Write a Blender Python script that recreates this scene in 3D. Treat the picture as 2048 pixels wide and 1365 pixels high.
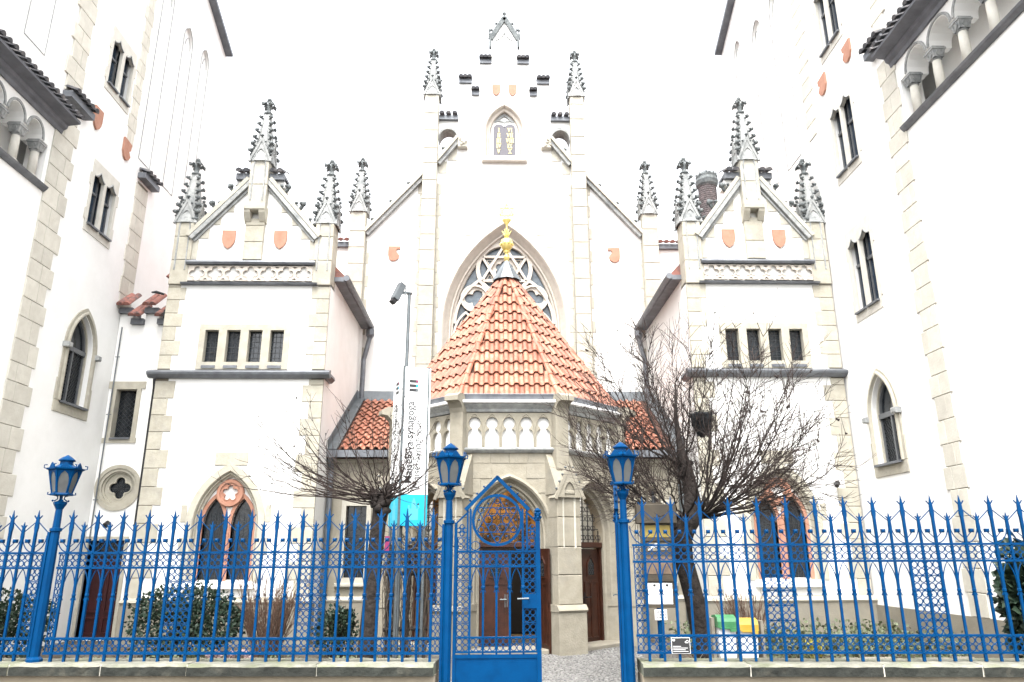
import bpy, math, random
from math import sin, cos, pi, radians, sqrt, atan2, acos
from mathutils import Vector, Matrix, Euler
from mathutils.geometry import tessellate_polygon

for o in list(bpy.data.objects):
    bpy.data.objects.remove(o)
random.seed(11)
sc = bpy.context.scene
COL = sc.collection

# ------------------------------------------------------------------ camera
PITCH, YAW, ROLL = radians(16.4), radians(1.5), radians(0.2)
fw = Vector((sin(YAW) * cos(PITCH), cos(YAW) * cos(PITCH), sin(PITCH)))
r0 = Vector((cos(YAW), -sin(YAW), 0)); u0 = r0.cross(fw)
rv = r0 * cos(ROLL) - u0 * sin(ROLL); uv = u0 * cos(ROLL) + r0 * sin(ROLL)
cam = bpy.data.cameras.new('camera'); cam_o = bpy.data.objects.new('camera', cam)
COL.objects.link(cam_o)
cam.sensor_fit = 'HORIZONTAL'; cam.sensor_width = 36.0; cam.lens = 1463.0 / 2048 * 36
cam.clip_start = 0.05; cam.clip_end = 500
cam_o.matrix_world = Matrix(((rv.x, uv.x, -fw.x, -0.34), (rv.y, uv.y, -fw.y, 0.0), (rv.z, uv.z, -fw.z, 1.85), (0, 0, 0, 1)))
sc.camera = cam_o

# ------------------------------------------------------------------ sky, sun, exposure (bright overcast)
SUN_EL, SUN_AZ = radians(62), radians(195)      # high behind the camera, veiled by cloud
wd = bpy.data.worlds.new('World'); sc.world = wd; wd.use_nodes = True
nt = wd.node_tree; nt.nodes.clear()
sky = nt.nodes.new('ShaderNodeTexSky'); sky.sky_type = 'NISHITA'; sky.sun_disc = False
sky.sun_elevation = SUN_EL; sky.sun_rotation = SUN_AZ; sky.dust_density = 4.0; sky.air_density = 1.0; sky.ozone_density = 1.0
hsv = nt.nodes.new('ShaderNodeHueSaturation'); hsv.inputs['Saturation'].default_value = 0.13
bg = nt.nodes.new('ShaderNodeBackground'); bg.inputs['Strength'].default_value = 0.15
wo = nt.nodes.new('ShaderNodeOutputWorld')
nt.links.new(sky.outputs[0], hsv.inputs['Color']); nt.links.new(hsv.outputs[0], bg.inputs['Color']); nt.links.new(bg.outputs[0], wo.inputs[0])
sl = bpy.data.lights.new('sun', 'SUN'); sl.energy = 0.8; sl.angle = radians(40); sl.color = (1.0, 0.97, 0.92)
so = bpy.data.objects.new('sun', sl); COL.objects.link(so)
so.rotation_euler = (radians(90) - SUN_EL, 0, radians(180) - SUN_AZ)
sc.view_settings.view_transform = 'Standard'; sc.view_settings.look = 'None'
sc.view_settings.gamma = 1.0; sc.view_settings.use_curve_mapping = False
sc.view_settings.exposure = 2.4
sc.render.engine = 'CYCLES'
sc.cycles.use_denoising = True
sc.cycles.max_bounces = 6; sc.cycles.diffuse_bounces = 4; sc.cycles.glossy_bounces = 2
sc.cycles.transparent_max_bounces = 6

# ------------------------------------------------------------------ materials
def mat(name, c1, c2=None, scale=3.0, rough=0.8, bump=0.0, bscale=25.0, metal=0.0, var=0.0, detail=5.0, emit=None, spec=0.5,
        lo=0.35, hi=0.65, c3=None, scale3=0.7, lo3=0.5, hi3=0.75, bdist=0.02, obj=False):
    m = bpy.data.materials.new(name); m.use_nodes = True
    N = m.node_tree.nodes; L = m.node_tree.links
    b = N['Principled BSDF']
    b.inputs['Roughness'].default_value = rough; b.inputs['Metallic'].default_value = metal
    b.inputs['Specular IOR Level'].default_value = spec
    geo = N.new('ShaderNodeNewGeometry'); tc = N.new('ShaderNodeTexCoord')
    pos = tc.outputs['Object'] if obj else geo.outputs['Position']
    col = None
    if c2 is not None:
        nz = N.new('ShaderNodeTexNoise'); nz.inputs['Scale'].default_value = scale; nz.inputs['Detail'].default_value = detail
        nz.inputs['Roughness'].default_value = 0.62
        L.new(pos, nz.inputs['Vector'])
        mr = N.new('ShaderNodeMapRange'); mr.inputs['From Min'].default_value = lo; mr.inputs['From Max'].default_value = hi
        L.new(nz.outputs['Fac'], mr.inputs['Value'])
        mx = N.new('ShaderNodeMix'); mx.data_type = 'RGBA'
        mx.inputs['A'].default_value = (*c1, 1); mx.inputs['B'].default_value = (*c2, 1)
        L.new(mr.outputs[0], mx.inputs['Factor']); col = mx.outputs['Result']
        if c3 is not None:
            n3 = N.new('ShaderNodeTexNoise'); n3.inputs['Scale'].default_value = scale3; n3.inputs['Detail'].default_value = 7
            n3.inputs['Roughness'].default_value = 0.7
            L.new(pos, n3.inputs['Vector'])
            m3 = N.new('ShaderNodeMapRange'); m3.inputs['From Min'].default_value = lo3; m3.inputs['From Max'].default_value = hi3
            L.new(n3.outputs['Fac'], m3.inputs['Value'])
            x3 = N.new('ShaderNodeMix'); x3.data_type = 'RGBA'; x3.inputs['B'].default_value = (*c3, 1)
            L.new(col, x3.inputs['A']); L.new(m3.outputs[0], x3.inputs['Factor']); col = x3.outputs['Result']
    if var:
        oi = N.new('ShaderNodeObjectInfo'); h = N.new('ShaderNodeHueSaturation')
        vr = N.new('ShaderNodeMapRange'); vr.inputs['To Min'].default_value = 1 - var; vr.inputs['To Max'].default_value = 1 + var
        L.new(oi.outputs['Random'], vr.inputs['Value']); L.new(vr.outputs[0], h.inputs['Value'])
        if col is None: h.inputs['Color'].default_value = (*c1, 1)
        else: L.new(col, h.inputs['Color'])
        col = h.outputs['Color']
    if col is None: b.inputs['Base Color'].default_value = (*c1, 1)
    else: L.new(col, b.inputs['Base Color'])
    if bump:
        nb = N.new('ShaderNodeTexNoise'); nb.inputs['Scale'].default_value = bscale; nb.inputs['Detail'].default_value = 6
        L.new(pos, nb.inputs['Vector'])
        bp = N.new('ShaderNodeBump'); bp.inputs['Strength'].default_value = bump; bp.inputs['Distance'].default_value = bdist
        L.new(nb.outputs['Fac'], bp.inputs['Height']); L.new(bp.outputs[0], b.inputs['Normal'])
    if emit:
        b.inputs['Emission Color'].default_value = (*emit[0], 1); b.inputs['Emission Strength'].default_value = emit[1]
    return m

M = {}
M['plaster'] = mat('white_plaster', (.80, .795, .775), (.75, .745, .72), scale=1.6, bump=.12, bscale=40, rough=.9)
M['stone'] = mat('cream_sandstone', (.42, .395, .328), (.355, .332, .268), scale=5, bump=.35, bscale=30, rough=.9, var=.08, c3=(.28, .268, .235), scale3=1.7, lo3=.52, hi3=.76)
M['paleston'] = mat('pale_sandstone', (.43, .41, .35), (.365, .345, .29), scale=5, bump=.3, bscale=30, rough=.9, var=.07, c3=(.30, .29, .26), scale3=1.5, lo3=.53, hi3=.76)
M['porch'] = mat('grey_beige_sandstone', (.285, .262, .208), (.235, .213, .165), scale=5, bump=.35, bscale=30, rough=.9, var=.06, c3=(.195, .182, .155), scale3=1.3, lo3=.5, hi3=.78)
M['tracery'] = mat('bleached_tracery_stone', (.52, .475, .42), (.45, .41, .36), scale=6, bump=.15, bscale=30, rough=.9)
M['tiledark'] = mat('dark_grey_clay_tile', (.085, .085, .092), (.05, .051, .057), scale=6, bump=.2, bscale=30, rough=.85, c3=(.18, .165, .16), scale3=5, lo3=.5, hi3=.65)  # dark grey clay with paler patches, for wall caps and eaves
M['grey'] = mat('weathered_grey_stone', (.36, .365, .355), (.235, .243, .24), scale=7, bump=.3, bscale=25, rough=.92, var=.06, c3=(.14, .152, .157), scale3=2.2, lo3=.5, hi3=.72)
M['dark'] = mat('lichen_dark_stone', (.16, .173, .173), (.075, .084, .087), scale=9, bump=.4, bscale=30, rough=.95)
M['mortar'] = mat('mortar', (.17, .15, .115), (.13, .115, .09), scale=9, rough=.95)
M['lead'] = mat('lead_flashing', (.16, .17, .185), (.10, .107, .12), scale=3.5, rough=.5, metal=.4, bump=.08, bscale=8)
M['zinc'] = mat('zinc_sheet', (.19, .21, .225), (.13, .145, .155), scale=3, rough=.42, metal=.6, bump=.05, bscale=6)
M['terracotta'] = mat('terracotta', (.39, .20, .137), (.335, .16, .105), scale=7, bump=.15, rough=.85, var=.05)
M['tile'] = mat('clay_roof_tile', (.31, .128, .080), (.235, .080, .047), scale=4, bump=.15, bscale=30, rough=.6, var=.22, c3=(.37, .20, .135), scale3=2.5, lo3=.5, hi3=.7)
M['tileold'] = mat('old_clay_tile', (.26, .11, .085), (.155, .068, .056), scale=6, bump=.2, bscale=30, rough=.9, var=.2, c3=(.09, .07, .068), scale3=3, lo3=.5, hi3=.65)
M['tilesub'] = mat('roof_underlay', (.10, .04, .028), (.06, .03, .02), scale=6, rough=.95)
M['blue'] = mat('blue_gloss_paint', (.0001, .039, .122), (.0001, .030, .097), scale=6, rough=.36, bump=.07, bscale=60, spec=.07, bdist=.004, c3=(.035, .020, .012), scale3=26, lo3=.70, hi3=.74)
M['white'] = mat('white_paint', (.80, .80, .80), rough=.5)
M['wood'] = mat('varnished_wood', (.045, .0145, .0075), (.022, .0075, .0045), scale=4, rough=.45, bump=.1, bscale=30, spec=.3)
M['oak'] = mat('grey_brown_timber', (.16, .11, .07), (.09, .06, .04), scale=5, rough=.7, bump=.2)
M['maroon'] = mat('maroon_door_paint', (.036, .007, .008), (.025, .005, .006), scale=3, rough=.5, spec=.3)
M['iron'] = mat('dark_wrought_iron', (.018, .018, .02), rough=.55, metal=.3)
M['leadbar'] = mat('lead_came', (.03, .033, .036), rough=.6, metal=.3)
M['gold'] = mat('gilded_copper', (.72, .60, .22), (.64, .50, .15), scale=9, rough=.4, metal=.3)
M['cream'] = mat('gilded_lettering', (.62, .54, .26), rough=.5)
M['purple'] = mat('slate_violet_enamel', (.070, .066, .080), (.10, .094, .11), scale=40, rough=.6)
M['bark'] = mat('dark_bark', (.034, .028, .025), (.016, .0135, .0125), scale=9, rough=.95, bump=.9, bscale=14, bdist=.04, spec=.2)
M['twig'] = mat('brown_twig', (.043, .032, .028), (.027, .020, .018), scale=9, rough=.9, spec=.2)
M['cane'] = mat('dry_brown_cane', (.125, .075, .050), (.075, .042, .030), scale=10, rough=.85)
M['vine'] = mat('grey_brown_vine', (.085, .067, .05), (.042, .032, .025), scale=12, rough=.9)
M['nest'] = mat('dark_nest_twigs', (.020, .024, .026), (.010, .011, .013), scale=20, rough=.95)
M['leaf'] = mat('glossy_evergreen_leaf', (.012, .025, .015), (.025, .042, .026), scale=7, rough=.5, spec=.28)
M['leaf2'] = mat('pale_ground_leaf', (.06, .078, .036), (.10, .115, .06), scale=6, rough=.6)
M['leafdry'] = mat('dry_leaf_litter', (.13, .09, .055), (.08, .05, .03), scale=8, rough=.9)
M['flower'] = mat('pale_pink_heather', (.27, .20, .19), (.19, .125, .125), scale=14, rough=.9)
M['yellowleaf'] = mat('yellow_leaf', (.34, .29, .04), (.25, .22, .035), scale=9, rough=.6)
M['soil'] = mat('garden_soil', (.08, .062, .043), (.04, .031, .022), scale=4, rough=1, bump=.8, bscale=14, bdist=.04, c3=(.16, .145, .12), scale3=3, lo3=.5, hi3=.68)
M['sett'] = mat('granite_sett', (.23, .226, .215), (.075, .073, .072), scale=13, rough=.85, bump=.25, bscale=50)
M['joint'] = mat('sand_joint', (.10, .095, .085), (.07, .065, .06), scale=12, rough=1)
M['asphalt'] = mat('street_asphalt', (.07, .07, .07), (.05, .05, .05), scale=20, rough=.95, bump=.3, bscale=80)
M['coping'] = mat('mossy_coping_stone', (.205, .198, .163), (.115, .118, .094), scale=5, rough=.95, bump=.6, bscale=16, var=.14, bdist=.03, c3=(.115, .125, .075), scale3=2.1, lo3=.48, hi3=.66)
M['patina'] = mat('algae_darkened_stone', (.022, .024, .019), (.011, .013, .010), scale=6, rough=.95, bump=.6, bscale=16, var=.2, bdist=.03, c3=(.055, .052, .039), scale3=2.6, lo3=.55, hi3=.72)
M['limemortar'] = mat('lime_mortar', (.40, .38, .33), rough=.95)
M['render'] = mat('sandy_wall_render', (.27, .23, .17), (.23, .195, .14), scale=3, rough=.95, bump=.3, bscale=60, c3=(.19, .162, .122), scale3=1.1, lo3=.5, hi3=.75)
M['plinth'] = mat('grey_beige_plinth', (.24, .22, .175), (.20, .18, .143), scale=2.5, rough=.95, bump=.25, bscale=40, c3=(.18, .17, .143), scale3=1.0)
M['brick'] = mat('sooty_chimney_brick', (.13, .105, .105), (.075, .068, .07), scale=9, rough=.95, var=.25)
M['brown'] = mat('bronze_brown_metal', (.065, .052, .034), (.045, .036, .025), scale=4, rough=.5, metal=.25, bump=.05)
M['yellow'] = mat('ochre_yellow_panel', (.27, .195, .03), (.22, .16, .025), scale=7, rough=.5)
M['paper'] = mat('white_paper', (.80, .80, .78), rough=.7)
M['ink'] = mat('black_print', (.02, .02, .022), rough=.6)
M['cyan'] = mat('cyan_print', (.0, .36, .50), rough=.55)
M['cyan2'] = mat('pale_cyan_print', (.07, .42, .53), rough=.55)
M['magenta'] = mat('magenta_print', (.22, .012, .08), rough=.55)
M['banner'] = mat('white_banner_cloth', (.82, .82, .81), (.79, .79, .785), scale=2, rough=.6)
M['steel'] = mat('galvanised_steel', (.13, .147, .153), (.092, .106, .112), scale=9, rough=.5, metal=.5)
M['green'] = mat('green_plastic', (.03, .15, .055), (.06, .19, .085), scale=7, rough=.4)
M['yplastic'] = mat('yellow_plastic', (.34, .22, .02), (.40, .27, .04), scale=7, rough=.4)
M['binw'] = mat('white_plastic', (.72, .73, .72), (.66, .67, .66), scale=3, rough=.45)
M['black'] = mat('black_plastic', (.012, .012, .013), rough=.5)
M['frost'] = mat('frosted_lamp_glass', (.11, .113, .108), (.075, .078, .077), scale=5, rough=.35)
M['timber'] = mat('weathered_board', (.22, .20, .165), (.16, .145, .115), scale=7, rough=.9, bump=.2)
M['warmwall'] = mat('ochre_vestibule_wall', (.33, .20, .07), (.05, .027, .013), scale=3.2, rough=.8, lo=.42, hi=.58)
M['lampglow'] = mat('lit_lamp_glass', (.9, .75, .5), emit=((1.0, .72, .35), 1.6))

def glass_mat(name, c1, c2, scale, rough=.12):
    m = mat(name, c1, c2, scale=scale, rough=rough, spec=.5, bump=.25, bscale=9, bdist=.01)
    return m
M['glass'] = glass_mat('dark_leaded_glass', (.008, .011, .014), (.015, .019, .024), 9)
M['glassblue'] = glass_mat('blue_grey_stained_glass', (.05, .07, .09), (.10, .127, .15), 7, .25)
M['glasssky'] = glass_mat('sky_tinted_window_glass', (.018, .030, .048), (.028, .043, .064), 3, .10)

# ------------------------------------------------------------------ geometry helpers
class Fr:
    """local frame: u along, v up, w outward"""
    def __init__(s, o, U, N, V=(0, 0, 1)):
        s.o, s.U, s.N, s.V = Vector(o), Vector(U).normalized(), Vector(N).normalized(), Vector(V).normalized()
    def p(s, u, v, w=0.0): return s.o + s.U * u + s.V * v + s.N * w
    def mat(s, u=0, v=0, w=0):
        P = s.p(u, v, w); return Matrix(((s.U.x, s.V.x, s.N.x, P.x), (s.U.y, s.V.y, s.N.y, P.y), (s.U.z, s.V.z, s.N.z, P.z), (0, 0, 0, 1)))
def facade(Y, x0=0.0): return Fr((x0, Y, 0), (1, 0, 0), (0, -1, 0))
IDF = Fr((0, 0, 0), (1, 0, 0), (0, 0, 1), (0, 1, 0))   # u=x v=y w=z

class MB:
    def __init__(s): s.v = []; s.f = []
    def quadstrip(s, A, B, closed=False):
        n = len(A); b = len(s.v); s.v += [tuple(p) for p in A] + [tuple(p) for p in B]
        for i in range(n if closed else n - 1):
            j = (i + 1) % n; s.f.append((b + i, b + j, b + n + j, b + n + i))
    def poly(s, pts):
        b = len(s.v); s.v += [tuple(p) for p in pts]; s.f.append(tuple(range(b, b + len(pts))))
    def box(s, x0, x1, y0, y1, z0, z1):
        b = len(s.v)
        s.v += [(x0, y0, z0), (x1, y0, z0), (x1, y1, z0), (x0, y1, z0), (x0, y0, z1), (x1, y0, z1), (x1, y1, z1), (x0, y1, z1)]
        s.f += [(b, b + 3, b + 2, b + 1), (b + 4, b + 5, b + 6, b + 7), (b, b + 1, b + 5, b + 4), (b + 1, b + 2, b + 6, b + 5), (b + 2, b + 3, b + 7, b + 6), (b + 3, b, b + 4, b + 7)]
        return s
    def fbox(s, fr, u0, u1, v0, v1, w0, w1, ch=0.0):
        """box in a frame, optional chamfer of the front edges"""
        if ch:
            A = [(u0, v0), (u1, v0), (u1, v1), (u0, v1)]; B = [(u0 + ch, v0 + ch), (u1 - ch, v0 + ch), (u1 - ch, v1 - ch), (u0 + ch, v1 - ch)]
            r0_ = [fr.p(a, c, w0) for a, c in A]; r1_ = [fr.p(a, c, w1 - ch) for a, c in A]; r2_ = [fr.p(a, c, w1) for a, c in B]
            s.quadstrip(r0_, r1_, True); s.quadstrip(r1_, r2_, True); s.poly(r2_); s.poly(r0_[::-1])
        else:
            A = [(u0, v0), (u1, v0), (u1, v1), (u0, v1)]
            r0_ = [fr.p(a, c, w0) for a, c in A]; r1_ = [fr.p(a, c, w1) for a, c in A]
            s.quadstrip(r0_, r1_, True); s.poly(r1_); s.poly(r0_[::-1])
        return s
    def prism(s, fr, loop, w0, w1, holes=(), back=True):
        loops = [list(loop)] + [list(h) for h in holes]
        flat = [p for L in loops for p in L]
        tris = tessellate_polygon([[Vector((a, c, 0)) for a, c in L] for L in loops])
        b = len(s.v); n = len(flat)
        s.v += [tuple(fr.p(a, c, w1)) for a, c in flat]
        s.f += [(b + t[0], b + t[1], b + t[2]) for t in tris]
        if back:
            s.v += [tuple(fr.p(a, c, w0)) for a, c in flat]
            s.f += [(b + n + t[2], b + n + t[1], b + n + t[0]) for t in tris]
        for L in loops:
            s.quadstrip([fr.p(a, c, w1) for a, c in L], [fr.p(a, c, w0) for a, c in L], True)
        return s
    def bar(s, p0, p1, w, h, up=(0, 0, 1), ext=0.0):
        p0, p1 = Vector(p0), Vector(p1); d = (p1 - p0).normalized(); p0 = p0 - d * ext; p1 = p1 + d * ext
        up = Vector(up)
        if abs(d.dot(up)) > .98: up = Vector((0, 1, 0))
        a = d.cross(up).normalized() * (w / 2); c = a.cross(d).normalized() * (h / 2)
        A = [p0 - a - c, p0 + a - c, p0 + a + c, p0 - a + c]; B = [q + (p1 - p0) for q in A]
        s.quadstrip(A, B, True); s.poly(A[::-1]); s.poly(B); return s
    def tube(s, pts, r, n=6, cap=True):
        pts = [Vector(p) for p in pts]; m = len(pts)
        rs = r if isinstance(r, (list, tuple)) else [r] * m
        prev = None; rings = []
        for i, p in enumerate(pts):
            d = (pts[min(i + 1, m - 1)] - pts[max(i - 1, 0)])
            if d.length < 1e-9: d = Vector((0, 0, 1))
            d.normalize()
            if prev is None:
                a = d.orthogonal().normalized()
            else:
                a = (prev - d * prev.dot(d))
                a = a.normalized() if a.length > 1e-6 else d.orthogonal().normalized()
            prev = a; c = d.cross(a)
            rings.append([p + (a * cos(2 * pi * k / n) + c * sin(2 * pi * k / n)) * rs[i] for k in range(n)])
        b = len(s.v)
        for R in rings: s.v += [tuple(q) for q in R]
        for i in range(m - 1):
            for k in range(n):
                k2 = (k + 1) % n
                s.f.append((b + i * n + k, b + i * n + k2, b + (i + 1) * n + k2, b + (i + 1) * n + k))
        if cap and n > 2:
            s.f.append(tuple(b + k for k in range(n))[::-1]); s.f.append(tuple(b + (m - 1) * n + k for k in range(n)))
        return s
    def lathe(s, prof, c=(0, 0, 0), n=10, rot=0.0, sx=1, sy=1):
        c = Vector(c); b = len(s.v)
        for r, z in prof:
            s.v += [(c.x + r * sx * cos(2 * pi * k / n + rot), c.y + r * sy * sin(2 * pi * k / n + rot), c.z + z) for k in range(n)]
        for i in range(len(prof) - 1):
            for k in range(n):
                k2 = (k + 1) % n; s.f.append((b + i * n + k, b + i * n + k2, b + (i + 1) * n + k2, b + (i + 1) * n + k))
        s.f.append(tuple(b + k for k in range(n))[::-1]); s.f.append(tuple(b + (len(prof) - 1) * n + k for k in range(n)))
        return s
    def blob(s, c, r, n=6, m=4, jit=0.0, sc3=(1, 1, 1)):
        c = Vector(c); b = len(s.v); rows = []
        for i in range(1, m):
            t = pi * i / m
            rows.append([c + Vector((r * sc3[0] * sin(t) * cos(2 * pi * k / n), r * sc3[1] * sin(t) * sin(2 * pi * k / n), r * sc3[2] * cos(t))) * (1 + random.uniform(-jit, jit)) for k in range(n)])
        for R in rows: s.v += [tuple(q) for q in R]
        for i in range(len(rows) - 1):
            for k in range(n):
                k2 = (k + 1) % n; s.f.append((b + i * n + k, b + (i + 1) * n + k, b + (i + 1) * n + k2, b + i * n + k2))
        t = len(s.v); s.v += [tuple(c + Vector((0, 0, r * sc3[2]))), tuple(c - Vector((0, 0, r * sc3[2])))]
        for k in range(n):
            k2 = (k + 1) % n; s.f.append((t, b + k, b + k2)); s.f.append((t + 1, b + (m - 2) * n + k2, b + (m - 2) * n + k))
        return s
    def add(s, other, Mx):
        b = len(s.v); s.v += [tuple(Mx @ Vector(p)) for p in other.v]; s.f += [tuple(b + i for i in f) for f in other.f]; return s
    def mesh(s, name, material, smooth=False):
        me = bpy.data.meshes.new(name); me.from_pydata(s.v, [], s.f)
        if material is not None: me.materials.append(M[material])
        if smooth: me.polygons.foreach_set('use_smooth', [True] * len(me.polygons))
        me.update(); return me

WM = {}
def link(o, parent, Wm):
    COL.objects.link(o)
    if parent is not None:
        o.parent = parent; o.matrix_parent_inverse = WM[parent.name].inverted()
    o.matrix_basis = Wm; WM[o.name] = Wm.copy(); return o
def thing(name, label, cat, loc=(0, 0, 0), rotz=0.0, group=None):
    o = bpy.data.objects.new(name, None); o.empty_display_size = .2
    link(o, None, Matrix.Translation(loc) @ Matrix.Rotation(rotz, 4, 'Z'))
    o['label'] = label; o['category'] = cat
    if group: o['group'] = group
    return o
def part(name, mb, material, parent=None, smooth=False, W=None, kind=None, label=None):
    me = mb.mesh(name, material, smooth) if isinstance(mb, MB) else mb
    o = bpy.data.objects.new(name, me); link(o, parent, W if W is not None else Matrix())
    if kind: o['kind'] = kind
    if label: o['label'] = label
    return o
def copy_tree(o, parent=None):
    c = o.copy(); COL.objects.link(c)
    if parent is not None: c.parent = parent
    for ch in list(o.children): copy_tree(ch, c)
    return c

def arch(hw, zs, za, n=8, uc=0.0, off=0.0):
    """pointed arch from the left spring over the apex to the right spring"""
    h = za - zs; r = (hw * hw + h * h) / (2 * hw); c = r - hw; R = r + off
    ae = acos(max(-1, min(1, c / R))); L = []
    for i in range(n + 1):
        a = ae * i / n; L.append((c - R * cos(a), zs + R * sin(a)))
    return [(uc + x, z) for x, z in L] + [(uc - x, z) for x, z in L[::-1][1:]]
def archloop(hw, z0, zs, za, n=8, uc=0.0, off=0.0):
    return [(uc - hw - off, z0)] + arch(hw, zs, za, n, uc, off) + [(uc + hw + off, z0)]
def mould(mb, fr, hw, z0, zs, za, prof, n=8, uc=0.0):
    """sweep a profile [(offset, w)...] round an arched opening, jambs included"""
    rows = [[fr.p(a, c, w) for a, c in archloop(hw, z0, zs, za, n, uc, off)] for off, w in prof]
    for A, B in zip(rows, rows[1:]): mb.quadstrip(A, B)
    mb.poly([r[0] for r in rows]); mb.poly([r[-1] for r in rows])
def circ(cu, cv, r, n=20, a0=0.0): return [(cu + r * cos(a0 + 2 * pi * i / n), cv + r * sin(a0 + 2 * pi * i / n)) for i in range(n)]
def foil(cu, cv, k, d, rho, n=7, a0=pi / 2):
    out = []; half = pi / k
    for j in range(k):
        for i in range(n):
            ph = -half + 2 * half * i / (n - 1) * .999
            t = rho * rho - d * d * sin(ph) ** 2
            r = d * cos(ph) + sqrt(max(t, 0)); a = a0 + j * 2 * half + ph
            out.append((cu + r * cos(a), cv + r * sin(a)))
    return out
def annulus(mb, fr, cu, cv, ro, ri, w0, w1, n=24): mb.prism(fr, circ(cu, cv, ro, n), w0, w1, [circ(cu, cv, ri, n)])
def rect(u0, u1, v0, v1): return [(u0, v0), (u1, v0), (u1, v1), (u0, v1)]

# ------------------------------------------------------------------ ground
g = MB(); g.poly([(-60, -40, -.004), (60, -40, -.004), (60, 60, -.004), (-60, 60, -.004)])
part('ground', g, 'soil')['kind'] = 'structure'
g = MB(); g.poly([(-60, -40, 0), (60, -40, 0), (60, 8.2, 0), (-60, 8.2, 0)])
part('street_pavement', g, 'asphalt')['kind'] = 'structure'

# ------------------------------------------------------------------ shared meshes
def stone_course(mb_parent, fr, u_fix, u_out, z0, z1, ch, w, material='stone', dirn=1, name='quoin_stone', short=.30, long=.46, jit=.03):
    """alternating quoins from edge u_fix towards u_fix+dirn"""
    z = z0; k = 0
    while z < z1 - .05:
        h = min(ch * random.uniform(.9, 1.1), z1 - z)
        L = (long if k % 2 else short) + random.uniform(-jit, jit)
        a, b = sorted((u_fix, u_fix + dirn * L))
        m = MB(); m.fbox(fr, a, b, z + .006, z + h - .006, -.02, w, .008)
        part(name, m, material, mb_parent); z += h; k += 1
def blocks(parent, fr, u0, u1, z0, z1, ch, w0, w1, material='stone', name='stone_block', taper=0):
    z = z0
    while z < z1 - .02:
        h = ch * random.uniform(.88, 1.12)
        if z + h > z1 - .2: h = z1 - z
        m = MB(); m.fbox(fr, u0, u1, z + .005, z + h - .005, w0, w1, .012)
        part(name, m, material, parent); z += h

# crocketed pinnacle, 0.5 m square, 2.0 m tall, origin at the foot of the gablets
def crocket(mb, p, d, s=.07):
    p, d = Vector(p), Vector(d).normalized()
    t = d.cross(Vector((0, 0, 1))).normalized()
    mb.tube([p - d * .03, p + d * s * .7, p + d * s * 1.1 + Vector((0, 0, s * .35))], [s * .34, s * .36, s * .2], 5)
    mb.blob(p + d * s * 1.15 + Vector((0, 0, s * .15)), s * .52, 5, 4, .2)
    mb.blob(p + d * s * .8 + t * s * .4 + Vector((0, 0, s * .4)), s * .34, 5, 3, .2)
    mb.blob(p + d * s * .8 - t * s * .4 + Vector((0, 0, s * .4)), s * .34, 5, 3, .2)
def make_pinnacle_meshes():
    base = MB(); hw = .25
    for k in range(4):
        R = Matrix.Rotation(k * pi / 2, 4, 'Z'); b = MB()
        fr = Fr((0, 0, 0), (1, 0, 0), (0, -1, 0))
        b.prism(fr, [(-hw - .02, 0), (hw + .02, 0), (0, .62)], .05, hw + .02, [archloop(.13, .02, .10, .36, 5)])
        b.prism(fr, archloop(.14, .0, .10, .38, 5), .04, hw - .02)
        for sgn in (-1, 1):
            b.bar(fr.p(sgn * (hw + .035), -.03, hw + .015), fr.p(0, .66, hw + .015), .055, .05, up=(0, 1, 0))
        base.add(b, R)
    spire = MB()
    spire.lathe([(.33, .0), (.30, .12), (.22, .62), (.10, 1.45), (.075, 1.56)], n=8, rot=pi / 8)
    for k in range(4):
        a = pi / 4 + k * pi / 2
        spire.bar((cos(a) * .31, sin(a) * .31, .12), (cos(a) * .08, sin(a) * .08, 1.52), .045, .04)
    cr = MB()
    for k in range(4):
        a = pi / 4 + k * pi / 2; d = Vector((cos(a), sin(a), .25))
        for i in range(6):
            t = .10 + i * .155; r = .31 + (.08 - .31) * t
            crocket(cr, (cos(a) * r, sin(a) * r, .12 + 1.4 * t), d, .112 - .005 * i)
        b = k * pi / 2 - pi / 2
        fx, fy = cos(b), sin(b); tx, ty = -fy, fx
        for sgn in (-1, 1):
            for i in range(3):
                t = .18 + .3 * i
                crocket(cr, (fx * .26 + tx * sgn * .27 * (1 - t), fy * .26 + ty * sgn * .27 * (1 - t), .05 + .62 * t), (tx * sgn, ty * sgn, .5), .05)
        crocket(cr, (fx * .24, fy * .24, .66), (fx, fy, 1.2), .075)
    fin = MB()
    fin.lathe([(.075, 1.50), (.125, 1.53), (.125, 1.57), (.07, 1.60), (.06, 1.68), (.085, 1.74), (.075, 1.82), (.045, 1.88), (.04, 1.93)], n=8)
    for k in range(4):
        a = k * pi / 2 + pi / 4; d = Vector((cos(a), sin(a), 0)); c = Vector((0, 0, 1.74)); t = d.cross(Vector((0, 0, 1)))
        fin.tube([c, c + d * .09 + Vector((0, 0, .07)), c + d * .17 + Vector((0, 0, .075)), c + d * .21 + Vector((0, 0, .02))], [.055, .05, .045, .02], 6)
        for sgn in (-1, 1):
            fin.tube([c + d * .10 + Vector((0, 0, .06)), c + d * .13 + t * sgn * .06 + Vector((0, 0, .10)), c + d * .15 + t * sgn * .085 + Vector((0, 0, .06))], [.03, .032, .012], 5)
        fin.blob(c + d * .19 + Vector((0, 0, .085)), .034, 5, 4, .25)
    fin.blob((0, 0, 1.985), .062, 6, 5, .15)
    fin.blob((.04, 0, 1.955), .04, 5, 4, .2); fin.blob((-.04, 0, 1.955), .04, 5, 4, .2)
    return base.mesh('gablets', 'grey'), spire.mesh('spire', 'grey'), cr.mesh('crockets', 'dark', True), fin.mesh('finial', 'dark', True)
PIN = make_pinnacle_meshes()
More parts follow.
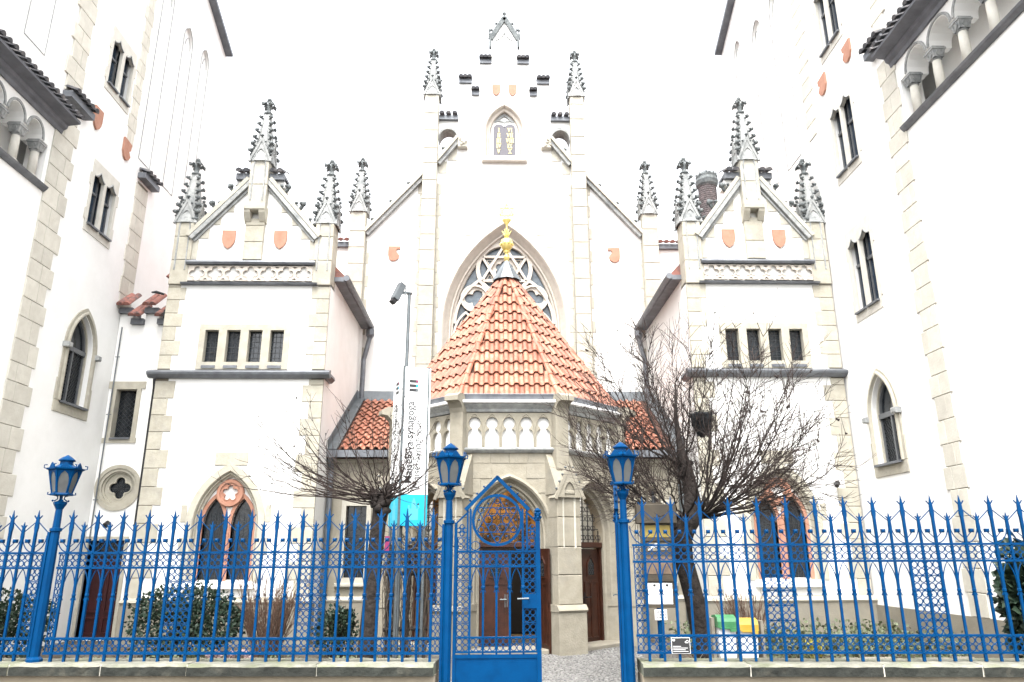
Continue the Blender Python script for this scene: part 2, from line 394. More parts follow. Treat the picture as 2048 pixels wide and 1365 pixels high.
def pinnacle(parent, x, y, z, s=1.0, w=1.0):
    W = Matrix.Translation((x, y, z)) @ Matrix.Diagonal((w, w, s, 1))
    p = part('pinnacle', PIN[0], None, parent, W=W)
    for nm, me in (('spire', PIN[1]), ('crockets', PIN[2]), ('finial', PIN[3])): part(nm, me, None, p, W=W, kind='stuff' if nm == 'crockets' else None)
    return p

def shield_loop(cu, z0, z1, hw):
    h = z1 - z0
    L = [(cu - hw, z1), (cu - hw, z0 + h * .5), (cu - hw * .85, z0 + h * .3), (cu - hw * .5, z0 + h * .12), (cu, z0),
         (cu + hw * .5, z0 + h * .12), (cu + hw * .85, z0 + h * .3), (cu + hw, z0 + h * .5), (cu + hw, z1)]
    return L
def shield(parent, fr, cu, z0, z1, hw, w=.05):
    m = MB(); m.prism(fr, shield_loop(cu, z0, z1, hw), -.01, w)
    return part('shield', m, 'terracotta', parent)

def barrel(length=.40, r0=.055, r1=.048, n=6):
    """half-round clay cover, along +y (up the slope), raised in z"""
    m = MB()
    A = [(-r0 * cos(pi * i / n), 0, r0 * sin(pi * i / n) + .012) for i in range(n + 1)]
    B = [(-r1 * cos(pi * i / n), length, r1 * sin(pi * i / n)) for i in range(n + 1)]
    C = [(x * .8, y, (z - .012) * .78 + .004) for x, y, z in A]
    m.quadstrip(A, B); m.quadstrip(C, A); m.quadstrip([(x, y, 0) for x, y, z in A], C); return m
def s_tile(w=.22, length=.44, lift=.058):
    """one S-shaped tile: convex cover on the left, hollow pan on the right"""
    m = MB(); prof = []
    rc = w * .27; n = 6
    for i in range(n + 1): prof.append((-w / 2 + rc - rc * cos(pi * i / n), rc * .95 * sin(pi * i / n)))
    wp = w - 2 * rc
    for i in range(1, 5): prof.append((-w / 2 + 2 * rc + wp * i / 4, -.022 * sin(pi * i / 4)))
    A = [(x, 0, z + lift) for x, z in prof]; B = [(x * .94, length, z * .88) for x, z in prof]
    C = [(x, 0, z + lift - .018) for x, z in prof]
    D = [(x * .94, .10, z + lift - .022) for x, z in prof]
    m.quadstrip(A, B); m.quadstrip(C, A); m.quadstrip(D, C); return m
BARREL = barrel().mesh('cover_tile', 'tile', True)
HIPB = barrel(.48, .066, .058, 7).mesh('hip_tile', 'tile', True)
STILE = s_tile().mesh('roof_tile', 'tile', True)
EAVT = barrel(.34, .075, .066, 7).mesh('eave_tile', 'tiledark', True)

def tile_coping(parent, fr, u0, u1, z, w0, w1, dz=.13, pitch=.19, soff=.16, over=.10, tm='tiledark', rise=.36, rad=.085):
    """little tiled weathering on a wall top: grey soffit board and a row of barrels falling forward"""
    c = MB(); c.fbox(fr, u0, u1, z - soff, z, w0, w1)
    p = part('coping_board', c, 'lead', parent)
    n = max(2, round((u1 - u0) / pitch)); m = MB(); bt = barrel(w1 - w0 + over + .05, rad, rad * .94, 6)
    for i in range(n):
        u = u0 + (u1 - u0) * (i + .5) / n
        P = fr.p(u, z + .005, w1 + over); slope = Vector(fr.N) * -1 * .93 + Vector((0, 0, rise)); slope.normalize()
        X = Vector(fr.U); Z = X.cross(slope).normalized()
        if Z.z < 0: X = -X; Z = -Z
        m.add(bt, Matrix(((X.x, slope.x, Z.x, P.x), (X.y, slope.y, Z.y, P.y), (X.z, slope.z, Z.z, P.z), (0, 0, 0, 1))))
    part('coping_tiles', m, tm, p, True, kind='stuff')

# ================================================================== SYNAGOGUE
syn = thing('synagogue', 'white gothic revival synagogue with stepped gable, stone pinnacles and red tiled porch', 'synagogue', (0, 22, 0))
YM = 22.0; fm = facade(YM)

# ---- main gable wall
half = [(5.0, 0), (5.0, 11.7), (4.5, 11.95), (2.72, 14.02), (2.25, 14.55), (1.58, 15.42), (1.58, 17.72), (1.14, 17.72), (1.14, 17.24),
        (.87, 17.24), (.87, 18.54), (.45, 18.54), (.45, 19.62), (0, 20.30)]
loop = [(-x, z) for x, z in half] + [(x, z) for x, z in half[::-1][1:]]
BW = dict(hw=1.63, zs=8.75, za=11.94)
big_hole = archloop(1.63, 5.6, 8.75, 11.94, 10, 0, .40)
tab_hole = archloop(.62, 14.80, 15.80, 16.80, 8)
mw = MB(); mw.prism(fm, loop, -.55, 0, [big_hole, tab_hole])
gable_wall = part('gable_wall', mw, 'plaster', syn)
# nave body and roof behind the gable
nb = MB(); nb.box(-4.95, 4.95, YM + .5, YM + 14, 0, 11.2)
part('nave_wall', nb, 'plaster', syn)
nr = MB(); nr.prism(Fr((0, YM + .5, 0), (1, 0, 0), (0, 1, 0)), [(-5.2, 11.2), (5.2, 11.2), (0, 15.2)], 0, 13.5)
part('nave_roof', nr, 'tileold', syn)

# inner and outer pilasters as stacked stone blocks, with flush quoins beside them
for sx in (-1, 1):
    cx = sx * 2.48
    blocks(gable_wall, fm, cx - .235, cx + .235, .02, 17.02, .62, -.02, .30, 'paleston')
    pinnacle(syn, cx, YM - .06, 17.02, 1.0, .98)
    bk = MB(); bk.box(cx - .2, cx + .2, YM + .02, YM + .42, 14.4, 17.02); part('pilaster_core', bk, 'plaster', syn)
    z = 5.0; k = 0
    while z < 13.6:
        for s2, zt in ((1, 13.9), (-1, 13.3)):
            L = (.10 if k % 2 else .03) + random.uniform(-.015, .02)
            a, b = sorted((cx + s2 * .24, cx + s2 * (.245 + .05 + L)))
            m = MB(); m.fbox(fm, a, b, z + .005, z + .395, -.02, .018, .006); part('quoin_stone', m, 'paleston', gable_wall)
        z += .40; k += 1
    cx = sx * 4.75
    blocks(gable_wall, fm, cx - .25, cx + .25, .02, 12.62, .60, -.02, .26, 'paleston')
    pinnacle(syn, cx, YM - .02, 12.62, 1.03, 1.0)
    z = 6.5; k = 0
    while z < 11.4:
        L = (.12 if k % 2 else .04) + random.uniform(-.01, .02)
        a, b = sorted((cx - sx * .255, cx - sx * (.255 + L)))
        m = MB(); m.fbox(fm, a, b, z + .005, z + .395, -.02, .018, .006); part('quoin_stone', m, 'paleston', gable_wall)
        z += .40; k += 1
    # raking copings of the gable
    for (ua, za, ub, zb, nc) in ((4.52, 11.93, 2.70, 14.05, 3), (2.26, 14.52, 1.56, 15.46, 1)):
        rk = MB(); A, B = Vector((sx * ua, YM + .08, za)), Vector((sx * ub, YM + .08, zb)); d = (B - A).normalized(); nrm = Vector((-d.z * sx * -1, 0, abs(d.x)))
        nrm = Vector((sx * abs(d.z), 0, abs(d.x)))
        rk.bar(A + nrm * .04, B + nrm * .04, .62, .10, up=nrm); part('gable_coping', rk, 'paleston', syn)
        rk2 = MB(); off = Vector((0, -.16, 0))
        rk2.bar(A + off - nrm * .07, B + off - nrm * .07, .16, .11, up=nrm); part('coping_roll', rk2, 'grey', syn)
        ck = MB()
        for i in range(nc):
            t = (i + .6) / (nc + .2); P = A.lerp(B, t) + nrm * .09
            crocket(ck, P, Vector((sx * .7, -.2, .7)), .12); crocket(ck, P + d * .12, Vector((-sx * .1, -.2, .8)), .07)
        part('crockets', ck, 'dark', syn, True, kind='stuff')
    # stepped toothing stones under the upper rake
    for (ua, ub, z0_, z1_) in ((2.22, 1.93, 14.18, 14.62), (1.90, 1.60, 14.66, 15.12)):
        m = MB(); a, b = sorted((sx * ua, sx * ub)); m.fbox(fm, a, b, z0_, z1_, -.02, .02, .006); part('quoin_stone', m, 'paleston', gable_wall)
    # carved block at the foot of the gable steps
    cb = MB(); a, b = sorted((sx * 1.58, sx * 1.25)); cb.fbox(fm, a, b, 15.08, 15.46, -.02, .20, .02)
    for i in range(7):
        cb.blob(fm.p(a + .05 + .23 * random.random() + .02, 15.13 + .28 * random.random(), .20), .05, 6, 4, .3)
    part('carved_block', cb, 'paleston', syn)
    # flying arch between pinnacle and gable steps, tiled on top
    fl = MB(); a, b = sorted((sx * 2.25, sx * 1.58)); mid = (a + b) / 2; hwf = (b - a) / 2
    lp = [(a, 16.22), (a, 15.50)] + [(mid - hwf * cos(pi * i / 10) * .999, 15.50 + .40 * sin(pi * i / 10)) for i in range(1, 10)] + [(b, 15.50), (b, 16.22)]
    fl.prism(fm, lp, -.52, -.02); part('flying_arch', fl, 'plaster', syn)
    flm = MB(); o_ = [fm.p(mid - (hwf + .0) * cos(pi * i / 10), 15.50 + .48 * sin(pi * i / 10), .02) for i in range(11)]; i_ = [fm.p(mid - (hwf - .02) * cos(pi * i / 10), 15.48 + .39 * sin(pi * i / 10), .02) for i in range(11)]
    i2 = [fm.p(mid - (hwf - .02) * cos(pi * i / 10), 15.48 + .39 * sin(pi * i / 10), -.50) for i in range(11)]
    flm.quadstrip(o_, i_); flm.quadstrip(i_, i2); part('arch_moulding', flm, 'grey', syn)
    tile_coping(syn, fm, a + .005, b - .005, 16.36, -.5, .10)
    for (ua, ub, z_) in ((1.58, 1.14, 17.84), (1.13, .88, 17.36), (.87, .45, 18.66)):
        a, b = sorted((sx * ua, sx * ub)); tile_coping(syn, fm, a, b, z_, -.5, .08, pitch=.16)
    shield(syn, fm, sx * .285, 17.20, 17.65, .14)
    # lop-sided cartouche plaques low on the gable
    c0 = sx * 3.57; L = [(-.20, .24), (-.20, .14), (-.12, .16), (-.06, .10), (-.10, .02), (-.17, -.06), (-.15, -.18), (-.04, -.26), (.07, -.26), (.16, -.19), (.19, -.06), (.19, .24)]
    m = MB(); m.prism(fm, [(c0 + (x if sx > 0 else -x), 11.26 + y) for x, y in L], -.01, .05); part('shield', m, 'terracotta', syn)

# aedicule on top of the gable
ae = MB(); 
for sx in (-1, 1):
    ae.bar((sx * .50, YM - .03, 19.52), (0, YM - .03, 20.44), .16, .09, up=(0, 1, 0))
    ae.box(sx * .50 - .035, sx * .50 + .035, YM - .10, YM + .06, 19.16, 19.56)
    for t in (.3, .6): crocket(ae, (sx * .55 * (1 - t), YM - .05, 19.56 + .92 * t), (sx, 0, .6), .08)
    ae.lathe([(.035, 19.56), (.05, 19.70), (.02, 19.80), (.05, 19.88), (.01, 19.98)], (sx * .52, YM - .05, 0), 6)
ae.lathe([(.05, 20.42), (.03, 20.52), (.07, 20.58), (.045, 20.66), (.01, 20.74)], (0, YM - .05, 0), 6)
part('gable_aedicule', ae, 'dark', syn)
og = MB(); pts = []
for sx in (-1, 1):
    og.tube([fm.p(sx * .30, 19.48, .02), fm.p(sx * .17, 19.56, .02), fm.p(sx * .05, 19.70, .02), fm.p(0, 19.82, .02)], .016, 5)
part('ogee_moulding', og, 'grey', syn)

# tablets niche
tw = MB(); mould(tw, fm, .5, 14.80, 15.80, 16.64, [(.22, .0), (.22, .05), (.16, .07), (.13, .04), (.10, -.06), (.05, -.08), (.03, -.03), (.0, -.05), (.0, -.22)], 8)
niche = part('niche_frame', tw, 'tracery', syn)
m = MB(); m.prism(fm, archloop(.52, 14.80, 15.80, 16.66, 8), -.24, -.20); part('niche_back', m, 'plaster', niche)
m = MB(); m.fbox(fm, -.76, .76, 14.58, 14.80, -.02, .16, .03); part('sill', m, 'tracery', niche)
def tab_loop(hw, z0, zs, e=0.0):
    L = [(-hw - e, z0 - e)]
    for s_ in (-1, 1):
        for i in range(9):
            a = pi - pi * i / 8; L.append((s_ * hw / 2 + (hw / 2 + e) * cos(a), zs + (hw / 2 + e) * .9 * sin(a)))
    L.append((hw + e, z0 - e)); out = []
    for p_ in L:
        if not out or (abs(out[-1][0] - p_[0]) + abs(out[-1][1] - p_[1])) > 1e-4: out.append(p_)
    return out
m = MB(); m.prism(fm, tab_loop(.38, 14.90, 15.98, .05), -.21, -.12); part('tablet_frame', m, 'white', niche)
m = MB(); m.prism(fm, tab_loop(.38, 14.90, 15.98), -.14, -.10); tablet = part('tablets', m, 'purple', syn)
def numeral(mb, fr, s, uc, z, h, w):
    wid = {'I': .042, 'V': .105, 'X': .105}; tot = sum(wid[c] for c in s) + .012 * (len(s) - 1); u = uc - tot / 2; t = .026
    def st(a, b, wd_=t): mb.bar(fr.p(a[0], a[1], w), fr.p(b[0], b[1], w), .012, wd_, up=fr.U)
    for c in s:
        ww = wid[c]; x0, x1 = u, u + ww; mid = (x0 + x1) / 2
        if c == 'I':
            st((mid, z), (mid, z + h), .03)
            for zz in (z + .006, z + h - .006): mb.fbox(fr, x0 - .004, x1 + .004, zz - .008, zz + .008, w - .006, w + .0065)
        if c == 'V':
            st((x0 + .018, z + h), (mid, z), .034); st((x1 - .018, z + h), (mid, z), .022)
            for xx in (x0 + .016, x1 - .016): mb.fbox(fr, xx - .024, xx + .024, z + h - .014, z + h + .002, w - .006, w + .0065)
        if c == 'X':
            st((x0 + .018, z + h), (x1 - .018, z), .034); st((x1 - .018, z + h), (x0 + .018, z), .022)
            for xx in (x0 + .016, x1 - .016):
                for zz in (z + .006, z + h - .006): mb.fbox(fr, xx - .024, xx + .024, zz - .008, zz + .008, w - .006, w + .0065)
        u = x1 + .012
for i, (a, b) in enumerate((('I', 'VI'), ('II', 'VII'), ('III', 'VIII'), ('IV', 'IX'), ('V', 'X'))):
    for s_, uc in ((a, -.19), (b, .19)):
        m = MB(); numeral(m, fm, s_, uc, 15.83 - .205 * i, .165, -.09); part('numeral', m, 'cream', tablet)
m = MB()
m.prism(fm, [(-.34, 16.27), (-.2, 16.31), (-.08, 16.29), (0, 16.25), (.08, 16.29), (.2, 16.31), (.34, 16.27), (.18, 16.46), (0, 16.58), (-.18, 16.46)], -.21, -.15,
        [[(-.2, 16.34), (-.07, 16.335), (0, 16.30), (.07, 16.335), (.2, 16.34), (.1, 16.44), (0, 16.51), (-.1, 16.44)]]); part('hood_tracery', m, 'grey', niche)

# great window
bw = MB(); mould(bw, fm, 1.63, 5.6, 8.75, 11.94, [(.42, .0), (.42, .05), (.34, .07), (.30, .02), (.24, -.10), (.15, -.24), (.13, -.18), (.09, -.20), (.07, -.30), (.02, -.32), (.0, -.36), (.0, -.5)], 12)
bigw = part('great_window', bw, 'tracery', syn)
m = MB(); m.prism(fm, archloop(1.64, 5.6, 8.75, 11.95, 12), -.48, -.46); part('stained_glass', m, 'glassblue', bigw)
for sx in (-1, 1):
    for (a, b, z0_, z1_) in ((1.04, 1.34, 11.92, 12.16), (1.36, 1.62, 11.50, 11.90)):
        m = MB(); u_, v_ = sorted((sx * a, sx * b)); m.fbox(fm, u_, v_, z0_, z1_, -.02, .02, .006); part('quoin_stone', m, 'tracery', bigw)
tr = MB(); RC = (0, 10.88)
W0, W1 = -.44, -.30
annulus(tr, fm, RC[0], RC[1], .93, .80, W0, W1, 36)
part('rose_ring', tr, 'tracery', bigw)
st = MB(); R = .84
for a0 in (pi / 2, -pi / 2):
    P = [(RC[0] + R * cos(a0 + k * 2 * pi / 3), RC[1] + R * sin(a0 + k * 2 * pi / 3)) for k in range(3)]
    wz = -.335 if a0 > 0 else -.345
    for k in range(3): st.bar(fm.p(*P[k], wz), fm.p(*P[(k + 1) % 3], wz), .075, .10, up=fm.N)
part('star_of_david', st, 'tracery', bigw)
m = MB(); m.prism(fm, circ(RC[0], RC[1], .42, 24), -.45, -.385, [foil(RC[0], RC[1], 6, .19, .12, 6)]); part('sexfoil', m, 'tracery', bigw)
for k in range(6):
    a = pi / 6 + k * pi / 3; q = MB(); cu, cv = RC[0] + .55 * cos(a + 0), RC[1] + .55 * sin(a)
    b0 = a
    tri = [(RC[0] + .79 * cos(b0 + t), RC[1] + .79 * sin(b0 + t)) for t in (-.0,)]
    q.prism(fm, circ(cu, cv, .15, 3, a), -.45, -.40, [foil(cu, cv, 3, .035, .035, 5, a)]); part('trefoil', q, 'tracery', bigw)
for sx in (-1, 1):
    m = MB(); c1 = (sx * .95, 9.86); annulus(m, fm, c1[0], c1[1], .47, .40, W0, W1, 24); part('side_ring', m, 'tracery', bigw)
    m = MB(); m.prism(fm, circ(c1[0], c1[1], .405, 24), -.45, -.37, [foil(c1[0], c1[1], 3, .17, .165, 8, pi / 2 + sx * .55)]); part('trefoil', m, 'tracery', bigw)
    # sub-arch over two lights and the light heads
    m = MB(); A = arch(.80, 9.0, 10.52, 10, sx * .83); I = arch(.80, 9.0, 10.52, 10, sx * .83, -.09)
    m.quadstrip([fm.p(a, b, -.31) for a, b in A], [fm.p(a, b, -.31) for a, b in I]); m.quadstrip([fm.p(a, b, -.31) for a, b in I], [fm.p(a, b, -.45) for a, b in I]); m.quadstrip([fm.p(a, b, -.31) for a, b in A], [fm.p(a, b, -.45) for a, b in A])
    part('sub_arch', m, 'tracery', bigw)
    for cc in (sx * .42, sx * 1.24):
        m = MB(); A = archloop(.40, 5.6, 8.6, 9.42, 8, cc); I = archloop(.40, 5.6, 8.6, 9.42, 8, cc, -.07)
        m.quadstrip([fm.p(a, b, -.32) for a, b in A], [fm.p(a, b, -.32) for a, b in I]); m.quadstrip([fm.p(a, b, -.32) for a, b in I], [fm.p(a, b, -.45) for a, b in I])
        m.prism(fm, [(cc - .05, 9.30), (cc - .34, 8.66), (cc - .34, 8.5), (cc - .18, 8.74), (cc - .12, 8.70), (cc - .17, 8.95)], -.44, -.36)
        m.prism(fm, [(cc + .05, 9.30), (cc + .34, 8.66), (cc + .34, 8.5), (cc + .18, 8.74), (cc + .12, 8.70), (cc + .17, 8.95)], -.44, -.36)
        part('light_frame', m, 'tracery', bigw)
        m = MB()
        for zb in (6.4, 7.1, 7.8, 8.4): m.fbox(fm, cc - .35, cc + .35, zb - .012, zb + .012, -.46, -.44)
        part('saddle_bars', m, 'leadbar', bigw)

# connecting shoulder walls outside the outer pinnacles
for sx in (-1, 1):
    m = MB(); a, b = sorted((sx * 5.0, sx * 8.0)); m.box(a, b, YM + .1, YM + .5, 0, 11.5); part('shoulder_wall', m, 'plaster', syn)
    tile_coping(syn, Fr((0, YM + .1, 0), (1, 0, 0), (0, -1, 0)), a, b, 11.66, -.4, .12, pitch=.2, tm='tileold')

# ------------------------------------------------------------------ wings
def lattice_panes(parent, fr, loop, w, material='glass', name='pane'):
    m = MB(); m.prism(fr, loop, w - .012, w); return part(name, m, material, parent)
def lead_grid(parent, fr, u0, u1, z0, z1, w, nu, nz, r=.008):
    m = MB()
    for i in range(1, nu): m.fbox(fr, u0 + (u1 - u0) * i / nu - r, u0 + (u1 - u0) * i / nu + r, z0, z1, w, w + .012)
    for i in range(1, nz): m.fbox(fr, u0, u1, z0 + (z1 - z0) * i / nz - r, z0 + (z1 - z0) * i / nz + r, w, w + .010)
    return part('lead_cames', m, 'leadbar', parent)
def diamond_grid(parent, fr, u0, u1, z0, z1, w, step=.11):
    m = MB(); H = z1 - z0; Wd = u1 - u0
    k = -H
    while k < Wd:
        for sg in (1, -1):
            a = max(0, k); b = min(Wd, k + H)
            if b > a + .01:
                ya, yb = a - k, b - k
                ua, ub = (u0 + a, u0 + b) if sg > 0 else (u1 - a, u1 - b)
                m.bar(fr.p(ua, z0 + ya, w + .006), fr.p(ub, z0 + yb, w + .006), .008, .010, up=fr.N)
        k += step
    return part('lead_cames', m, 'leadbar', parent)

def wing(c, Y, hw, side):
    """side=+1: inner flank lies at +u"""
    f = facade(Y, c); wt = .45
    # front wall with openings
    lights = [(-.79, .165), (-.265, .165), (.265, .165), (.79, .165)]
    holes = [rect(-1.02, 1.02, 6.32, 7.20), archloop(.80, 1.33, 2.55, 3.88, 10)]
    loop = [(-hw, 0), (hw, 0), (hw, 8.42), (hw - .42, 8.42), (hw - .42, 9.62), (.25, 11.22), (-.25, 11.22), (-hw + .42, 9.62), (-hw + .42, 8.42), (-hw, 8.42)]
    m = MB(); m.prism(f, loop, -wt, 0, holes); wall = part('wing_wall', m, 'plaster', syn)
    # flanks and back volume
    si, so_ = side * hw, -side * hw
    m = MB(); a, b = sorted((c + si, c + si - side * .4)); m.box(a, b, Y + wt + .001, YM + .05, 0, 8.72)
    a, b = sorted((c + so_, c + so_ + side * .4)); m.box(a, b, Y + wt + .001, YM + .05, 0, 8.72)
    part('flank_wall', m, 'plaster', syn)
    rf = MB(); rf.prism(Fr((c, Y + .15, 0), (1, 0, 0), (0, 1, 0)), [(-hw - .30, 8.75), (hw + .30, 8.75), (0, 11.05)], .25, YM - Y - .1, ); part('wing_roof', rf, 'tileold', syn)
    # deep eave with gutter along the flanks
    for s_ in (side,):
        m = MB(); x0 = c + s_ * hw
        a, b = sorted((x0 - s_ * .05, x0 + s_ * .26)); m.box(a, b, Y + .35, YM - .25, 8.62, 8.74)
        m.tube([(x0 + s_ * .32, Y + .30, 8.70), (x0 + s_ * .32, YM - .22, 8.66)], .085, 8)
        part('eave_gutter', m, 'lead', syn)
    # downpipe at the junction with the gable
    xg = c + side * (hw + .32)
    m = MB(); m.lathe([(.06, 0), (.13, .12), (.13, .30), (.10, .34)], (c + side * (hw + .30), YM - .40, 8.25), 8)
    m.tube([(c + side * (hw + .30), YM - .40, 8.35), (c + side * (hw + .22), YM - .40, 7.95), (c + side * (hw + .14), YM - .40, 7.6), (c + side * (hw + .14), YM - .40, 6.35)], .075, 8)
    part('downpipe', m, 'lead', syn)
    # quoins on both corners
    for s_ in (1, -1):
        mt = MB(); a, b = sorted((s_ * hw, s_ * (hw - .30))); mt.fbox(f, a, b, .95, 8.36, -.02, .006); part('mortar_bed', mt, 'mortar', wall)
        stone_course(wall, f, s_ * hw, 0, 6.20, 8.36, .36, .022, 'stone', -s_, short=.33, long=.47)
        stone_course(wall, f, s_ * hw, 0, .98, 5.96, .40, .022, 'stone', -s_, short=.33, long=.50)
        # corner pilaster above the frieze and its pinnacle
        a, b = sorted((s_ * hw, s_ * (hw - .46)))
        blocks(wall, f, a, b, 8.36, 10.05, .62, -.46, .07, 'stone')
        pinnacle(syn, c + s_ * (hw - .23), Y + .19, 10.04, .97, 1.0)
        m = MB(); mould(m, facade(Y - .07, c + s_ * (hw - .23)), .10, 8.75, 9.95, 10.15, [(.045, 0), (.045, .02), (.02, .02), (.0, -.015)], 4); part('blind_panel', m, 'grey', syn)
        # stone toothing under the rakes
        for (u_, z0_, z1_) in ((hw - .62, 9.05, 9.58), (hw - .86, 9.62, 10.0), (hw - 1.12, 10.0, 10.36), (hw - 1.42, 10.36, 10.72)):
            a, b = sorted((s_ * (u_ + .02), s_ * (u_ + .26))); 
            m = MB(); m.fbox(f, a, b, z0_ + .006, z1_ - .006, -.02, .02, .006); part('quoin_stone', m, 'paleston', wall)
        # raking coping
        A, B = Vector((c + s_ * (hw - .40), Y, 9.62)), Vector((c + s_ * .22, Y, 11.24)); d = (B - A).normalized(); nr = Vector((s_ * abs(d.z), 0, abs(d.x)))
        m = MB(); m.bar(A + nr * .08 + Vector((0, .14, 0)), B + nr * .08 + Vector((0, .14, 0)), .56, .10, up=nr); part('gable_coping', m, 'paleston', syn)
        m = MB(); m.bar(A - nr * .03 + Vector((0, -.06, 0)), B - nr * .03 + Vector((0, -.06, 0)), .14, .10, up=nr)
        m.bar(A - nr * .12 + Vector((0, -.02, 0)), B - nr * .12 + Vector((0, -.02, 0)), .08, .05, up=nr); part('coping_roll', m, 'grey', syn)
        m = MB()
        for t in (.18, .46, .76):
            P = A.lerp(B, t) + nr * .13; crocket(m, P, (s_ * .6, -.25, .75), .15); crocket(m, P + d * .10, (-s_ * .2, -.2, .8), .09)
        part('crockets', m, 'dark', syn, True, kind='stuff')
        # shoulder stubs with tiles beside the central pier
        a, b = sorted((s_ * .25, s_ * .62)); m = MB(); m.fbox(f, a, b - (0 if s_ < 0 else 0), 11.10, 11.36, -.45, -.02); part('gable_stub', m, 'plaster', syn)
        tile_coping(syn, f, a, b, 11.44, -.45, .10, pitch=.16, soff=.17)
        shield(syn, f, s_ * .65, 9.34, 9.84, .165)
    # central pier
    blocks(wall, f, -.235, .235, 9.02, 10.16, .5, -.02, .10, 'stone')
    m = MB(); m.fbox(f, -.27, .27, 10.32, 10.46, -.02, .30, .02)
    for s_ in (-1, 1):
        a, b = sorted((s_ * .27, s_ * .11)); m.prism(Fr(f.p(0, 0, 0), f.N, f.U), [(.02, 10.02), (.12, 10.06), (.26, 10.26), (.28, 10.33), (.02, 10.33)], a, b)
    part('corbel', m, 'stone', syn)
    blocks(wall, f, -.235, .235, 10.46, 11.76, .65, -.30, .20, 'paleston')
    m = MB(); mould(m, facade(Y - .20, c), .12, 10.62, 11.60, 11.84, [(.05, 0), (.05, .02), (.02, .02), (.0, -.015)], 4); part('blind_panel', m, 'grey', syn)
    pinnacle(syn, c, Y + .04, 11.74, 1.0, .98)
    # frieze of quatrefoils
    m = MB(); n = 7; span = 2 * hw - .92; pw = span / n
    qh = [foil(-span / 2 + pw * (i + .5), 8.655, 4, .112, .088, 7, 0) for i in range(n)]
    extra = []
    for i in range(n - 1):
        u_ = -span / 2 + pw * (i + 1); extra.append([(u_ - .07, 8.485), (u_ + .07, 8.485), (u_, 8.535)]); extra.append([(u_ - .07, 8.835), (u_, 8.785), (u_ + .07, 8.835)])
    m.prism(f, rect(-span / 2, span / 2, 8.46, 8.86), .012, .075, qh + extra, back=False)
    fz = part('frieze', m, 'tracery', syn)
    for q in qh:
        r_ = MB(); cu = sum(p[0] for p in q) / len(q); P = [f.p(a, b, .078) for a, b in q]; r_.tube(P + [P[0]], .012, 5, False); part('quatrefoil', r_, 'tracery', fz)
    m = MB(); m.prism(Fr(f.p(0, 0, 0), f.N, f.U), [(.0, 8.88), (.14, 8.88), (.17, 8.93), (.15, 8.98), (.0, 9.03)], -span / 2 - .06, span / 2 + .06); part('frieze_rail', m, 'lead', fz)
    m = MB(); m.prism(Fr(f.p(0, 0, 0), f.N, f.U), [(.0, 8.36), (.13, 8.36), (.15, 8.40), (.0, 8.46)], -span / 2 - .14, span / 2 + .14); part('frieze_sill', m, 'lead', fz)
    # string ledge in lead
    m = MB(); m.prism(Fr(f.p(0, 0, 0), f.N, f.U), [(.0, 5.97), (.10, 5.97), (.20, 6.04), (.215, 6.09), (.19, 6.12), (.0, 6.19)], -hw - .16, hw + .16)
    m.prism(Fr((c, Y + .02, 0), (-1 * side * -1, 0, 0), (0, 1, 0)), [(hw + .0, 5.97), (hw + .08, 5.97), (hw + .155, 6.05), (hw + .14, 6.12), (hw, 6.19)], 0, .5)
    part('string_ledge', m, 'lead', syn)
    # four-light window
    m = MB(); m.prism(f, rect(-1.10, 1.10, 6.20, 7.34), -.30, .03, [rect(u_ - h_, u_ + h_, 6.38, 7.19) for u_, h_ in lights]); w4 = part('window', m, 'stone', syn)
    for u_, h_ in lights:
        lattice_panes(w4, f, rect(u_ - h_ - .01, u_ + h_ + .01, 6.36, 7.20), -.13); lead_grid(w4, f, u_ - h_, u_ + h_, 6.38, 7.19, -.13, 3, 6, .006)
        m = MB(); m.prism(Fr(f.p(0, 0, 0), f.N, f.U), [(-.13, 6.42), (-.13, 6.345), (.06, 6.22), (.06, 6.28)], u_ - h_ + .002, u_ + h_ - .002); part('sill', m, 'lead', w4)
    # twin-light arched window
    m = MB(); mould(m, f, .64, 1.33, 2.55, 3.66, [(.26, .0), (.26, .035), (.11, .035), (.09, .0), (.085, -.06), (.05, -.03), (.03, -.10), (.0, -.12), (.0, -.34)], 10)
    bw_ = part('twin_window', m, 'stone', syn)
    m = MB(); m.fbox(f, -.38, .38, 3.90, 4.20, -.01, .024, .008); part('keystone', m, 'stone', bw_)
    for s_ in (-1, 1):
        for z0_, L in ((2.62, .12), (1.9, .10)):
            a, b = sorted((s_ * .89, s_ * (.90 + L))); m = MB(); m.fbox(f, a, b, z0_, z0_ + .38, -.01, .02, .006); part('quoin_stone', m, 'stone', bw_)
    hol = [archloop(.245, 1.36, 2.58, 3.16, 8, s_ * .325) for s_ in (-1, 1)]
    m = MB(); m.prism(f, archloop(.655, 1.30, 2.55, 3.67, 10), -.30, -.19, hol); part('tympanum', m, 'plaster', bw_)
    for s_ in (-1, 1):
        m = MB(); A = archloop(.245, 1.33, 2.58, 3.16, 8, s_ * .325, .075); I = archloop(.245, 1.33, 2.58, 3.16, 8, s_ * .325)
        A = [(max(-.65, min(.65, a if s_ * a > .012 else s_ * .012)), z) for a, z in A]
        m.quadstrip([f.p(a, b, -.14) for a, b in A], [f.p(a, b, -.15) for a, b in I]); m.quadstrip([f.p(a, b, -.15) for a, b in I], [f.p(a, b, -.29) for a, b in I]); m.quadstrip([f.p(a, b, -.14) for a, b in A], [f.p(a, b, -.22) for a, b in A])
        part('light_surround', m, 'terracotta', bw_)
        lattice_panes(bw_, f, archloop(.255, 1.30, 2.58, 3.18, 8, s_ * .325), -.285); lead_grid(bw_, f, s_ * .325 - .24, s_ * .325 + .24, 1.34, 2.85, -.285, 4, 5, .007)
